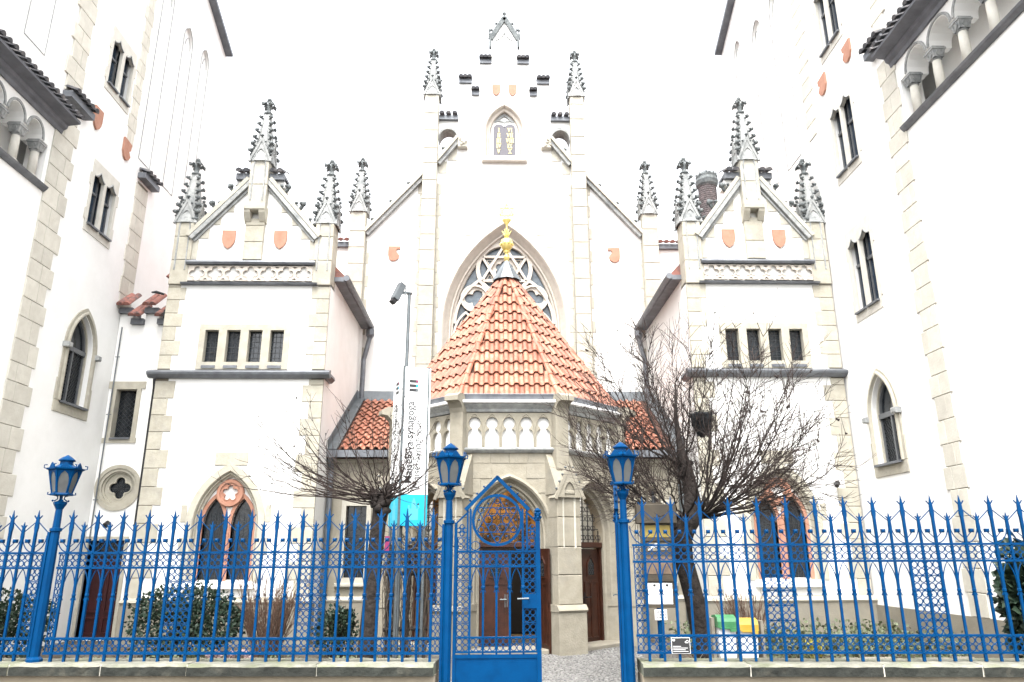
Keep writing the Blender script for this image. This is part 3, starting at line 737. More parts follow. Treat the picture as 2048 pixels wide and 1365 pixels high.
    m = MB(); m.fbox(f, -.05, .05, 1.33, 2.7, -.20, -.125); part('mullion', m, 'terracotta', bw_)
    m = MB(); m.prism(f, circ(0, 3.28, .315, 28), -.20, -.12, [foil(0, 3.28, 5, .115, .075, 6)]); annulus(m, f, 0, 3.28, .30, .235, -.125, -.09, 28); part('medallion', m, 'terracotta', bw_)
    m = MB(); P = foil(0, 3.28, 5, .115, .075, 6); P = [f.p(a, b, -.12) for a, b in P]; m.tube(P + [P[0]], .016, 5, False); part('cinquefoil', m, 'terracotta', bw_)
    m = MB(); m.prism(Fr(f.p(0, 0, 0), f.N, f.U), [(-.30, 1.36), (-.30, 1.20), (.14, 1.18), (.14, 1.24)], -.78, .78); part('sill', m, 'plaster', bw_)
    # plinth
    m = MB(); m.fbox(f, -hw - .08, hw + .08, 0, .86, -.3, .09); part('plinth', m, 'plinth', syn)
    m = MB(); m.prism(Fr(f.p(0, 0, 0), f.N, f.U), [(-.1, .86), (.10, .86), (.13, .90), (.11, .95), (.0, 1.0), (-.1, 1.0)], -hw - .08, hw + .08); part('plinth_moulding', m, 'stone', syn)
    return wall
wing(-6.43, 17.3, 2.0, 1)
wing(6.28, 17.0, 1.83, -1)
# tall pipes
m = MB(); m.lathe([(.06, 0), (.12, .1), (.12, .28), (.09, .32)], (-8.56, 17.75, 7.55), 8)
m.tube([(-8.56, 17.75, 7.7), (-8.56, 17.75, 6.3), (-8.60, 17.60, 6.05), (-8.58, 17.62, 5.8), (-8.58, 17.62, .02)], .052, 8)
part('downpipe', m, 'iron', syn)
for sx, xx in ((-1, -4.33), (1, 4.36)):
    m = MB(); m.tube([(xx, 18.10, 4.22), (xx, 18.30, 3.9), (xx, 18.30, .02)], .07 if sx < 0 else .12, 8)
    for zz in (1.2, 2.6): m.lathe([(.085 if sx < 0 else .14, 0), (.085 if sx < 0 else .14, .05)], (xx, 18.30, zz), 8)
    part('downpipe', m, 'lead' if sx < 0 else 'steel', syn)
# wall cameras / spout lamps
m = MB(); m.tube([(-8.5, 17.25, 8.1), (-8.62, 17.1, 8.1), (-8.68, 17.0, 8.06)], [.03, .04, .02], 6); part('water_spout', m, 'iron', syn)
m = MB(); m.tube([(7.55, 16.96, 3.42), (7.55, 16.80, 3.44), (7.48, 16.70, 3.36)], [.03, .06, .05], 7); part('wall_camera', m, 'black', syn)
# big round brick chimney behind the right wing
ch = MB(); ch.lathe([(.30, 9.0), (.30, 14.28)], (7.12, YM + .9, 0), 16); chim = part('chimney', ch, 'brick', syn)
cr = MB(); cr.lathe([(.30, 14.20), (.37, 14.28), (.40, 14.42), (.36, 14.56), (.38, 14.62), (.30, 14.72), (.16, 14.82), (.03, 14.86)], (7.12, YM + .9, 0), 16)
for i in range(40):
    a = random.uniform(0, 2 * pi); cr.blob((7.12 + .33 * cos(a), YM + .9 + .33 * sin(a), random.uniform(14.5, 14.72)), .05, 5, 4, .3)
part('chimney_cap', cr, 'dark', chim)
bk = MB(); fbk = MB(); fbk.fbox(facade(0), -.055, .055, 0, .062, -.01, .012, .004); bme = fbk.mesh('brick', 'brick')
for row in range(18):
    for k in range(11):
        a = -pi / 2 + (k - 5 + .5 * (row % 2)) * .395
        W = Matrix.Translation((7.12 + .30 * cos(a), YM + .9 + .30 * sin(a), 12.86 + row * .078)) @ Matrix.Rotation(a + pi / 2, 4, 'Z')
        part('brick', bme, None, chim, W=W)

# ------------------------------------------------------------------ lean-to aisles either side of the porch
YL = 18.45; fl_ = facade(YL)
TILES = []
for sx, x_in, x_out in ((-1, -2.50, -4.43), (1, 2.50, 4.45)):
    a, b = sorted((x_in, x_out)); wc = sx * 3.68
    m = MB(); m.prism(fl_, rect(a, b, 0, 4.24), -.4, 0, [rect(wc - .26, wc + .26, 1.36, 3.06)]); lw = part('aisle_wall', m, 'porch', syn)
    m = MB(); m.prism(fl_, rect(wc - .36, wc + .36, 1.24, 3.18), -.2, .03, [rect(wc - .25, wc + .25, 1.37, 3.05)]); w_ = part('window', m, 'paleston', syn)
    lattice_panes(w_, fl_, rect(wc - .26, wc + .26, 1.36, 3.06), -.16); lead_grid(w_, fl_, wc - .25, wc + .25, 1.37, 3.05, -.16, 3, 7, .007)
    m = MB(); m.fbox(fl_, wc - .42, wc + .42, 1.16, 1.25, -.05, .12, .02); part('sill', m, 'paleston', w_)
    m = MB(); m.fbox(fl_, a, b, 0, .82, -.2, .07); part('plinth', m, 'plinth', syn)
    m = MB(); m.prism(Fr(fl_.p(0, 0, 0), fl_.N, fl_.U), [(-.1, .82), (.08, .82), (.11, .87), (.0, .95), (-.1, .95)], a, b); part('plinth_moulding', m, 'paleston', syn)
    m = MB(); m.prism(Fr(fl_.p(0, 0, 0), fl_.N, fl_.U), [(-.1, 4.10), (.06, 4.10), (.10, 4.16), (.14, 4.24), (.20, 4.27), (-.1, 4.27)], a, b); part('cornice', m, 'paleston', syn)
    m = MB(); m.box(a, b, YL - .36, YL - .14, 4.20, 4.37); part('gutter', m, 'lead', syn)
    # roof plane and tiles
    A = Vector((0, YL - .28, 4.36)); B = Vector((0, 21.65, 6.40)); V = (B - A).normalized(); Nn = Vector((1, 0, 0)).cross(V); L = (B - A).length
    m = MB(); m.poly([A + Vector((a, 0, -.03)), A + Vector((b, 0, -.03)), B + Vector((b, 0, -.03)), B + Vector((a, 0, -.03))])
    m.poly([A + Vector((b, 0, -.2)), A + Vector((a, 0, -.2)), B + Vector((a, 0, -.2)), B + Vector((b, 0, -.2))]); rf = part('aisle_roof', m, 'tilesub', syn)
    rows = 11; cols = int((b - a - .30) / .21); st_ = MB()
    for r_ in range(rows):
        for k in range(cols):
            u = a + (.30 if sx < 0 else .05) + .21 * (k + .5); P = A + V * (r_ * (L - .25) / rows) + Vector((u + random.uniform(-.008, .008), 0, 0)) + Nn * .01
            W = Matrix(((1, V.x, Nn.x, P.x), (0, V.y, Nn.y, P.y), (0, V.z, Nn.z, P.z), (0, 0, 0, 1)))
            if sx < 0: part('roof_tile', STILE, None, rf, W=W @ Matrix.Diagonal((.95, .92, 1, 1)))
            else: st_.add(s_tile(), W @ Matrix.Diagonal((.95, .92, 1, 1)))
    if sx > 0: part('roof_tiles', st_, 'tile', rf, True, kind='stuff')
    # flashings against the wing and the gable
    m = MB(); xw = x_out - sx * 0; m.bar(A + Vector((xw - sx * .12, 0, .04)), B + Vector((xw - sx * .12, 0, .04)), .24, .03, up=Nn); m.bar(A + Vector((xw - sx * .015, 0, .14)), B + Vector((xw - sx * .015, 0, .14)), .02, .26, up=Nn)
    m.box(a, b, YM - .42, YM - .30, 6.32, 6.62); part('flashing', m, 'zinc', syn)

# ------------------------------------------------------------------ octagonal porch
PC = Vector((0, 18.17, 0)); a8 = 2.13; RI = a8 * 1.2071
def face_fr(k):            # k=0 front, +1 to the right, -1 to the left
    t = k * pi / 4; N_ = Vector((sin(t), -cos(t), 0)); U_ = Vector((cos(t), sin(t), 0))
    return Fr(PC + N_ * RI, U_, N_)
for k in (-2, -1, 0, 1, 2):
    f = face_fr(k); h = a8 / 2
    if abs(k) == 2:
        m = MB(); m.prism(f, rect(-h, h, 0, 5.05), -.35, 0); part('porch_wall', m, 'porch', syn); continue
    m = MB(); m.prism(f, rect(-h, h, 0, 5.05), -.40, 0, [archloop(.86, .0, 2.30, 3.62, 12)] if False else [])
    # wall split round the portal: two jambs and a spandrel course
    m = MB(); top = archloop(.62, .001, 2.28, 3.20, 12, 0, .26)
    m.prism(f, [(-h, 0)] + top + [(h, 0), (h, 4.07), (-h, 4.07)], -.42, 0); pw_ = part('porch_wall', m, 'porch', syn)
    # ashlar facing pieces in the spandrels, thin joints between them
    def ash(u0, u1, z0, z1):
        q = MB(); q.fbox(f, u0 + .004, u1 - .004, z0 + .004, z1 - .004, -.01, .012, .004); part('ashlar', q, 'porch', pw_)
    for z0, z1, cuts in ((3.74, 4.02, (-.82, -.40, 0, .40, .82)),):
        for u_, v_ in zip(cuts, cuts[1:]): ash(u_, v_, z0, z1)
    for z0, z1, e in ((3.42, 3.74, .36), (3.12, 3.42, .60)):
        for s_ in (-1, 1):
            u_, v_ = sorted((s_ * .82, s_ * e)); ash(u_, v_, z0, z1)
    # portal mouldings
    m = MB(); mould(m, f, .62, 0, 2.28, 3.20, [(.30, .0), (.30, .06), (.25, .085), (.21, .05), (.20, -.02), (.15, -.10), (.13, -.06), (.09, -.08), (.07, -.17), (.03, -.14), (.0, -.18), (.0, -.42)], 14)
    port = part('portal', m, 'porch', syn)
    # oak frame, grille and doors
    m = MB(); m.fbox(f, -.62, .62, 2.02, 2.14, -.34, -.20, .02); m.fbox(f, -.62, -.56, 0, 2.02, -.34, -.24); m.fbox(f, .56, .62, 0, 2.02, -.34, -.24)
    fr_ = part('door_frame', m, 'wood', port)
    m = MB()
    for i in range(7):
        u = -.54 + .18 * i; hz = 2.14 + max(0, (3.2 - 2.2) * (1 - (abs(u) / .64) ** 1.7)); m.fbox(f, u - .011, u + .011, 2.14, hz, -.27, -.255)
        for j in range(4):
            zc = 2.24 + .2 * j
            if zc + .08 < hz:
                for q in range(2):
                    P = [f.p(u + (.045 + .035 * cos(t)) * (1 if q else -1), zc + .05 * sin(t), -.262) for t in [2 * pi * i_ / 9 for i_ in range(10)]]; m.tube(P, .009, 4, False)
    for zc in (2.42, 2.72, 2.96):
        hwz = .60 * (1 - max(0, zc - 2.28) / .95) ** .6; m.fbox(f, -hwz, hwz, zc - .008, zc + .008, -.272, -.258)
    part('grille', m, 'iron', port)
    def leaf(u0, u1, fr2, w=-.30, openf=None):
        F = openf or fr2; q = MB(); q.fbox(F, u0, u1, .02, 2.0, w - .045, w); L_ = part('door_leaf', q, 'wood', port)
        cu = (u0 + u1) / 2; hw_ = (u1 - u0) / 2
        for (p0, p1, z0, z1) in ((u0 + .06, cu - .02, .18, 1.30), (cu + .02, u1 - .06, .18, 1.30)):
            q = MB(); q.prism(F, rect(p0 - .015, p1 + .015, z0 - .015, z1 + .015), w, w + .018, [rect(p0 + .012, p1 - .012, z0 + .012, z1 - .012)]); part('panel', q, 'wood', L_)
        q = MB(); q.prism(F, [(cu - .14, 1.42), (cu + .14, 1.42), (cu + .14, 1.70), (cu, 1.86), (cu - .14, 1.70)], w, w + .02, [[(cu - .11, 1.45), (cu + .11, 1.45), (cu + .11, 1.69), (cu, 1.82), (cu - .11, 1.69)]]); part('light_frame', q, 'wood', L_)
        q = MB(); q.prism(F, [(cu - .11, 1.45), (cu + .11, 1.45), (cu + .11, 1.69), (cu, 1.82), (cu - .11, 1.69)], w + .001, w + .006); part('pane', q, 'glass', L_)
        q = MB()
        for i_ in range(3):
            for j_ in range(3): 
                P = [F.p(cu - .07 + .07 * i_ + .03 * cos(t), 1.50 + .08 * j_ + .035 * sin(t), w + .014) for t in [2 * pi * n_ / 8 for n_ in range(9)]]; q.tube(P, .005, 4, False)
        part('light_grille', q, 'iron', L_)
        q = MB(); hx = u1 - .06 if u1 < .3 and u0 < -.3 else u0 + .06
        q.tube([F.p(hx, 1.0, w), F.p(hx, 1.0, w + .06), F.p(hx + (.13 if hx < cu else -.13), 1.0, w + .065)], .014, 6); q.fbox(F, hx - .03, hx + .03, .85, 1.10, w, w + .012); part('handle', q, 'steel' if k == 0 else 'iron', L_)
    if k == 0:
        leaf(-.56, -.005, f)
        # right-hand leaf stands open towards the street
        hp = f.p(.58, 0, -.28); ang = radians(110); U2 = Vector((-cos(ang), -sin(ang), 0)); N2 = Vector((-sin(ang) , cos(ang), 0))
        leaf(.01, .56, f, 0.0, Fr(hp, U2, N2))
    else:
        leaf(-.56, -.004, f); leaf(.004, .56, f)
    # threshold
    m = MB(); m.fbox(f, -.95, .95, 0, .10, -.5, .22, .02); part('threshold', m, 'plinth', port)
    # parapet with blind lancets
    m = MB(); m.prism(f, rect(-h, h, 4.06, 4.83), -.35, -.05); part('parapet', m, 'plaster', syn)
    holes = []; n = 5; sp = 1.84 / n
    for i in range(n):
        c_ = -.92 + sp * (i + .5); z0 = 4.08
        body = [(c_ - .152, z0), (c_ + .152, z0), (c_ + .152, z0 + .25), (c_ + .138, z0 + .32), (c_ + .105, z0 + .37), (c_ + .055, z0 + .392)]
        head = [(c_ + .122 * sin(t), z0 + .505 - .112 * cos(t)) for t in [.6 + i_ * (pi - .6) / 7 for i_ in range(7)]]
        head = [(x, z + (.03 if z > z0 + .52 else 0)) for x, z in head]; tip = [(c_, z0 + .655)]
        right = body[1:] + head; left = [(2 * c_ - x, z) for x, z in right[::-1]]
        holes.append(right + tip + left)
    m = MB(); m.prism(f, rect(-.93, .93, 4.065, 4.82), -.04, .03, holes, back=False); pt = part('parapet_tracery', m, 'porch', syn)
    for i in range(n):
        c_ = -.92 + sp * (i + .5); q = MB(); P = [f.p(x, z, .032) for x, z in [(c_ - .172, 4.09)] + arch(.172, 4.46, 4.80, 6, c_) + [(c_ + .172, 4.09)]]; q.tube(P, .013, 5); part('lancet_roll', q, 'porch', pt)
    # string and cornice
    m = MB(); m.prism(Fr(f.p(0, 0, 0), f.N, f.U), [(-.1, 3.96), (.05, 3.96), (.11, 4.01), (.12, 4.04), (.03, 4.075), (-.1, 4.075)], -h - .05, h + .05); part('string_course', m, 'grey', syn)
    m = MB(); m.prism(Fr(f.p(0, 0, 0), f.N, f.U), [(-.3, 4.84), (.04, 4.84), (.07, 4.90), (.15, 4.97), (.17, 5.0), (-.3, 5.0)], -h - .07, h + .07); part('cornice', m, 'grey', syn)
    m = MB(); m.prism(Fr(f.p(0, 0, 0), f.N, f.U), [(-.3, 5.002), (.20, 5.002), (.23, 5.02), (.23, 5.07), (-.3, 5.07)], -h - .09, h + .09); part('cornice_fillet', m, 'white', syn)
    m = MB(); m.prism(Fr(f.p(0, 0, 0), f.N, f.U), [(-.3, 5.072), (.10, 5.072), (.16, 5.20), (.14, 5.22), (-.3, 5.19)], -h - .06, h + .06); part('box_gutter', m, 'lead', syn)

# buttress piers at the porch corners
for k in (-1.5, -.5, .5, 1.5):
    t = k * pi / 4; N_ = Vector((sin(t), -cos(t), 0)); U_ = Vector((cos(t), sin(t), 0)); RC_ = RI / cos(pi / 8)
    f = Fr(PC + N_ * RC_, U_, N_)
    m = MB(); m.prism(f, rect(-.31, .31, 0, .80), -.3, .44); m.prism(Fr(f.p(0, 0, 0), f.N, f.U), [(-.3, .80), (.46, .80), (.48, .83), (.46, .86), (.40, .93), (-.3, .93)], -.325, .325)
    pr = part('pier_plinth', m, 'porch', syn)
    z = .93
    for h_ in (.56, .54, .58, .47):
        m = MB(); m.fbox(f, -.27, .27, z + .004, z + h_ - .004, -.3, .38, .015); part('pier_block', m, 'porch', pr); z += h_
    # sloped weathering and front gablet
    m = MB(); m.prism(Fr(f.p(0, 0, 0), f.N, f.U), [(-.3, z), (.42, z), (.42, z + .04), (-.05, z + .84), (-.3, z + .84)], -.285, .285); part('weathering', m, 'porch', pr)
    m = MB(); m.prism(f, [(-.30, z - .08), (.30, z - .08), (0, z + .54)], .05, .44, [archloop(.12, z - .06, z + .02, z + .24, 5)]); m.fbox(f, -.26, .26, z - .08, z - .05, -.1, .40)
    m.prism(f, archloop(.13, z - .07, z + .02, z + .26, 5), .0, .40)
    for s_ in (-1, 1): m.bar(f.p(s_ * .33, z - .11, .42), f.p(0, z + .58, .42), .07, .06, up=f.N)
    gb = part('gablet', m, 'porch', pr)
    q = MB()
    for s_ in (-1, 1):
        for tt in (.2, .42, .64, .86): crocket(q, f.p(s_ * .33 * (1 - tt), z - .07 + .66 * tt, .42), f.U * s_ + Vector((0, 0, .6)), .045)
    part('crockets', q, 'dark', gb, True, kind='stuff')
    m = MB(); mould(m, Fr(f.p(0, 0, .38), f.U, f.N), .11, 2.0, z - .12, z + .02, [(.04, 0), (.04, .015), (.015, .015), (0, .0)], 4); part('blind_panel', m, 'paleston', pr)
    # upper shaft and jutting bracket under the gutter
    m = MB(); m.fbox(f, -.15, .15, z + .5, 4.86, -.3, .17, .012); part('pier_shaft', m, 'porch', pr)
    m = MB(); m.prism(Fr(f.p(0, 0, 0), f.N, f.U), [(-.2, 4.80), (.17, 4.80), (.20, 4.90), (.30, 5.0), (.44, 5.02), (.44, 5.12), (.30, 5.20), (-.2, 5.20)], -.155, .155); part('pier_bracket', m, 'porch', pr)
# vestibule seen through the grilles
oct_ = [(PC.x + (RI - .5) / cos(pi / 8) * sin((k + .5) * pi / 4), PC.y - (RI - .5) / cos(pi / 8) * cos((k + .5) * pi / 4)) for k in range(8)]
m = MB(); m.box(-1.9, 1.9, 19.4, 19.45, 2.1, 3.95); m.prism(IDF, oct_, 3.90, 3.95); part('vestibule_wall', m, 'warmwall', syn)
m = MB(); m.box(-1.9, 1.9, 19.38, 19.46, 0, 2.1); m.box(-.9, -.1, 19.33, 19.38, .05, 2.0); m.box(.1, .9, 19.33, 19.38, .05, 2.0); part('darkened_inner_door', m, 'iron', syn)  # near-black back doors; the unlit interior's darkness is put into their colour
m = MB(); m.prism(IDF, oct_, .005, .012); part('vestibule_floor', m, 'plinth', syn)
m = MB(); m.tube([(0, 17.9, 3.9), (0, 17.9, 3.62)], .012, 6); m.lathe([(.03, 3.36), (.09, 3.40), (.10, 3.56), (.03, 3.62)], (0, 17.9, 0), 8); lamp_in = part('hanging_lantern', m, 'lampglow', syn)
pl = bpy.data.lights.new('lantern_light', 'POINT'); pl.energy = 24; pl.color = (1, .70, .38); pl.shadow_soft_size = .12
plo = bpy.data.objects.new('lantern_light', pl); link(plo, lamp_in, Matrix.Translation((0, 17.9, 3.2)))

# porch roof
AP = Vector((PC.x, PC.y, 9.12)); EZ = 5.24; RE = RI - .02
ev = [PC + Vector((sin((k - .5) * pi / 4), -cos((k - .5) * pi / 4), 0)) * (RE / cos(pi / 8)) + Vector((0, 0, EZ)) for k in range(8)]
m = MB()
for k in range(8): m.poly([ev[k] - Vector((0, 0, .05)), ev[(k + 1) % 8] - Vector((0, 0, .05)), AP - Vector((0, 0, .05))])
m.poly([e - Vector((0, 0, .05)) for e in ev][::-1])
roof = part('porch_roof', m, 'tilesub', syn)
ROWS = 12
for k in (-2, -1, 0, 1, 2):
    f = face_fr(k); E0 = PC + f.N * RE + Vector((0, 0, EZ)); V = (AP - E0); L = V.length; V.normalize(); U_ = f.U; Nn = U_.cross(V).normalized()
    he = RE * math.tan(pi / 8)
    st_ = MB()
    for r_ in range(ROWS):
        v = r_ * (L - .22) / ROWS - .12; hwid = he * (1 - (v + .22) / L)
        n = int(hwid / .222 + .35)
        for j in range(-n, n + 1):
            u = j * .222 + (.111 if False else 0)
            if abs(u) > hwid + .02: continue
            P = E0 + U_ * (u + random.uniform(-.004, .004)) + V * (v + random.uniform(-.006, .006)) + Nn * .008
            R_ = Matrix.Rotation(random.uniform(-.012, .012), 4, 'Z')
            W = Matrix(((U_.x, V.x, Nn.x, P.x), (U_.y, V.y, Nn.y, P.y), (U_.z, V.z, Nn.z, P.z), (0, 0, 0, 1))) @ R_
            if abs(k) < 2: part('roof_tile', STILE, None, roof, W=W)
            else: st_.add(s_tile(), W)
    if abs(k) == 2: part('roof_tiles', st_, 'tile', roof, True, kind='stuff')
for k in range(-2, 3):
    if k == 2: continue
    e = ev[(k + 1) % 8]; V = AP - e; L = V.length; V.normalize(); out = Vector((e.x - PC.x, e.y - PC.y, 0)).normalized(); U_ = V.cross(out).normalized(); Nn = U_.cross(V).normalized()
    if Nn.z < 0: U_ = -U_; Nn = -Nn
    for r_ in range(ROWS):
        P = e + V * (r_ * (L - .35) / ROWS - .14) + Nn * .022
        W = Matrix(((U_.x, V.x, Nn.x, P.x), (U_.y, V.y, Nn.y, P.y), (U_.z, V.z, Nn.z, P.z), (0, 0, 0, 1)))
        part('hip_tile', HIPB, None, roof, W=W)
# zinc cap and gilded finial
cp = MB(); n = 8; P0 = []
for k in range(16):
    a = 2 * pi * k / 16 - pi / 8; r_ = .42 if k % 2 == 0 else .34; P0.append(PC + Vector((r_ * sin(a), -r_ * cos(a), 8.86 - (.05 if k % 2 == 0 else 0))))
cp.quadstrip(P0, [PC + Vector((.06 * sin(2 * pi * k / 16 - pi / 8), -.06 * cos(2 * pi * k / 16 - pi / 8), 9.42)) for k in range(16)], True)
cap = part('roof_cap', cp, 'zinc', syn)
fx = PC.x; fy = PC.y
gd = MB(); gd.lathe([(.06, 9.30), (.065, 9.50), (.09, 9.53), (.05, 9.57), (.04, 9.66), (.10, 9.70), (.04, 9.74)], (fx, fy, 0), 10); fin = part('gilded_finial', gd, 'gold', syn, True)
gd = MB(); gd.lathe([(.03, 9.72), (.12, 9.77), (.165, 9.86), (.175, 9.93), (.15, 10.02), (.08, 10.08), (.03, 10.10)], (fx, fy, 0), 14)
for i in range(10):
    a = 2 * pi * i / 10; gd.blob((fx + .165 * cos(a), fy + .165 * sin(a), 9.90), .035, 5, 4)
part('finial_ball', gd, 'gold', fin, True)
gd = MB()
for i in range(6):
    a = 2 * pi * i / 6; d = Vector((cos(a), sin(a), 0)); c0_ = Vector((fx, fy, 10.08)); gd.tube([c0_, c0_ + d * .05 + Vector((0, 0, .10)), c0_ + d * .13 + Vector((0, 0, .24))], [.035, .03, .006], 5)
gd.lathe([(.03, 10.08), (.02, 10.30), (.045, 10.34), (.02, 10.38), (.025, 10.48), (.12, 10.60), (.13, 10.64), (.02, 10.66)], (fx, fy, 0), 8)
part('finial_crown', gd, 'gold', fin, True)
gd = MB(); fs = facade(fy, fx)
for a0 in (pi / 2, -pi / 2):
    P = [(.22 * cos(a0 + k * 2 * pi / 3), 10.88 + .22 * sin(a0 + k * 2 * pi / 3)) for k in range(3)]
    for k in range(3): gd.bar(fs.p(*P[k], .004 if a0 > 0 else -.004), fs.p(*P[(k + 1) % 3], .004 if a0 > 0 else -.004), .04, .045, up=fs.N)
part('finial_star', gd, 'gold', fin)

# ================================================================== NEIGHBOURING HOUSES
def curtain(u0, u1, z0, z1, n=5):
    """opening with a curtain-arch head (two hollow curves rising to a cusp)"""
    c = (u0 + u1) / 2; h = .17; L = [(u0, z0), (u1, z0)]
    for s_, rng in ((1, range(n + 1)), (-1, range(n, -1, -1))):
        for i in rng:
            t = i / n; x = (u1 - c) * (1 - t); z = z1 - h + h * (t ** 2.0)
            if s_ < 0 and i == n: continue
            L.append((c + s_ * x, z))
    return L
def pair_window(parent, fr, ua, ub, uc, ud, z0, z1, glass='glasssky'):
    """two narrow lights in one stone surround"""
    o1, o2 = curtain(ua, ub, z0, z1), curtain(uc, ud, z0, z1)
    L = [(ua - .10, z0 - .22), (ud + .10, z0 - .22), (ud + .10, z0 + .05), (ud + .16, z0 + .05), (ud + .16, z0 + .33), (ud + .10, z0 + .33), (ud + .10, z1 - .45), (ud + .16, z1 - .45), (ud + .16, z1 - .15), (ud + .10, z1 - .15), (ud + .10, z1 + .24),
         (ua - .10, z1 + .24), (ua - .10, z1 - .15), (ua - .16, z1 - .15), (ua - .16, z1 - .45), (ua - .10, z1 - .45), (ua - .10, z0 + .33), (ua - .16, z0 + .33), (ua - .16, z0 + .05), (ua - .10, z0 + .05)]
    m = MB(); m.prism(fr, L, -.06, .02, [o1, o2]); w = part('window', m, 'plaster_stone', parent)
    for a, b in ((ua, ub), (uc, ud)):
        g = MB(); g.prism(fr, rect(a - .01, b + .01, z0 - .01, z1 + .01), -.18, -.16); part('pane', g, glass, w)
        g = MB(); g.fbox(fr, a, a + .035, z0, z1, -.16, -.13); g.fbox(fr, b - .035, b, z0, z1, -.16, -.13); g.fbox(fr, a, b, z0 + (z1 - z0) * .62, z0 + (z1 - z0) * .66, -.16, -.11); g.fbox(fr, (a + b) / 2 - .015, (a + b) / 2 + .015, z0, z1, -.16, -.135); part('sash', g, 'sash', w)
        g = MB(); g.prism(Fr(fr.p(0, 0, 0), fr.N, fr.U), [(-.16, z0 + .04), (-.16, z0 - .03), (.09, z0 - .05), (.09, z0 - .01)], a - .02, b + .02); part('sill', g, 'lead', w)
        g = MB(); P = [fr.p(u, z, .03) for u, z in curtain(a, b, z0, z1)[2:]]; g.tube(P, .018, 4); part('head_roll', g, 'grey', w)
    return rect(ua - .02, ud + .02, z0 - .02, z1 + .0)
M['plaster_stone'] = mat('pale_window_stone', (.56, .545, .49), (.50, .48, .425), scale=5, rough=.9, bump=.2)
M['plaster_stone2'] = mat('pale_quoin_stone', (.57, .548, .48), (.50, .475, .41), scale=4, rough=.9, bump=.25, var=.07, c3=(.45, .43, .375), scale3=1.6, lo3=.52, hi3=.78)
M['sash'] = mat('grey_sash_paint', (.12, .126, .132), (.085, .09, .097), scale=5, rough=.5)

def arch_window(parent, fr, uc, hw, z0, zs, za, out=.20):
    m = MB(); mould(m, fr, hw, z0, zs, za, [(out, .0), (out, .03), (.12, .03), (.10, .07), (.06, .07), (.04, .0), (.03, -.10), (.0, -.12), (.0, -.36)], 10, uc)
    w = part('arched_window', m, 'stone', parent)
    m = MB(); m.fbox(fr, uc - hw - out - .03, uc + hw + out + .03, z0 - .26, z0 - .002, -.02, .03, .008); part('apron_stone', m, 'stone', w)
    for s_ in (-1, 1):
        m = MB(); m.fbox(fr, uc + s_ * (hw + .15) - .09, uc + s_ * (hw + .15) + .09, zs - .10, zs + .02, -.02, .15, .02); part('hood_stop', m, 'grey', w)
        m = MB(); m.fbox(fr, uc + s_ * (hw + out - .02) - .06, uc + s_ * (hw + out - .02) + .06, z0, z0 + .5, -.02, .033, .008); part('quoin_stone', m, 'stone', w)
    g = MB(); g.prism(fr, archloop(hw + .01, z0 - .01, zs, za + .02, 10, uc), -.22, -.20); part('pane', g, 'glass', w)
    g = MB(); g.fbox(fr, uc - hw, uc + hw, zs - .05, zs + .06, -.21, -.13); g.fbox(fr, uc - .03, uc + .03, z0, zs - .05, -.21, -.15)
    for s_ in (-1, 1): g.fbox(fr, uc + s_ * (hw - .02) - .02, uc + s_ * (hw - .02) + .02, z0, zs, -.21, -.16)
    A = archloop(hw, zs, zs, za, 8, uc, -.01); I = archloop(hw, zs, zs, za, 8, uc, -.05); g.quadstrip([fr.p(a, b, -.15) for a, b in A], [fr.p(a, b, -.15) for a, b in I]); g.quadstrip([fr.p(a, b, -.15) for a, b in I], [fr.p(a, b, -.21) for a, b in I])
    part('casement', g, 'sash', w)
    diamond_grid(w, fr, uc - hw, uc - .03, z0, zs - .05, -.20, .09); diamond_grid(w, fr, uc + .03, uc + hw, z0, zs - .05, -.20, .09)
    g = MB(); g.prism(Fr(fr.p(0, 0, 0), fr.N, fr.U), [(-.34, z0 + .05), (-.34, z0 - .02), (.12, z0 - .05), (.12, z0 + .0)], uc - hw - .04, uc + hw + .04); part('sill', g, 'lead', w)
    return archloop(hw + .02, z0 - .02, zs, za + .03, 10, uc)

def column_meshes(h):
    s = MB(); s.lathe([(.088, .12), (.086, h * .5), (.078, h - .24)], n=12)
    b = MB(); b.lathe([(.135, 0), (.135, .04), (.12, .055), (.115, .075), (.13, .09), (.10, .115), (.09, .13)], n=12)
    c = MB(); c.lathe([(.085, h - .26), (.10, h - .245), (.085, h - .23), (.09, h - .22)], n=12)
    fr = [(.09, h - .22), (.15, h - .06)]
    A = [(x * .095, y * .095, h - .22) for x, y in ((-1, -1), (1, -1), (1, 1), (-1, 1))]; B = [(x * .125, y * .125, h - .07) for x, y in ((-1, -1), (1, -1), (1, 1), (-1, 1))]
    c.quadstrip(A, B, True); c.box(-.14, .14, -.14, .14, h - .07, h - .03); c.box(-.125, .125, -.125, .125, h - .03, h)
    for k in range(4):
        a = k * pi / 2; d = Vector((cos(a), sin(a), 0)); t = Vector((-d.y, d.x, 0)); b0 = d * .10
        for q in (-1, 1): c.tube([b0 + Vector((0, 0, h - .20)), b0 + d * .02 + t * q * .06 + Vector((0, 0, h - .15)), b0 + d * .04 + t * q * .045 + Vector((0, 0, h - .09))], .012, 4)
    return s.mesh('shaft', 'plaster_stone', True), b.mesh('base', 'plaster_stone', True), c.mesh('capital', 'grey')

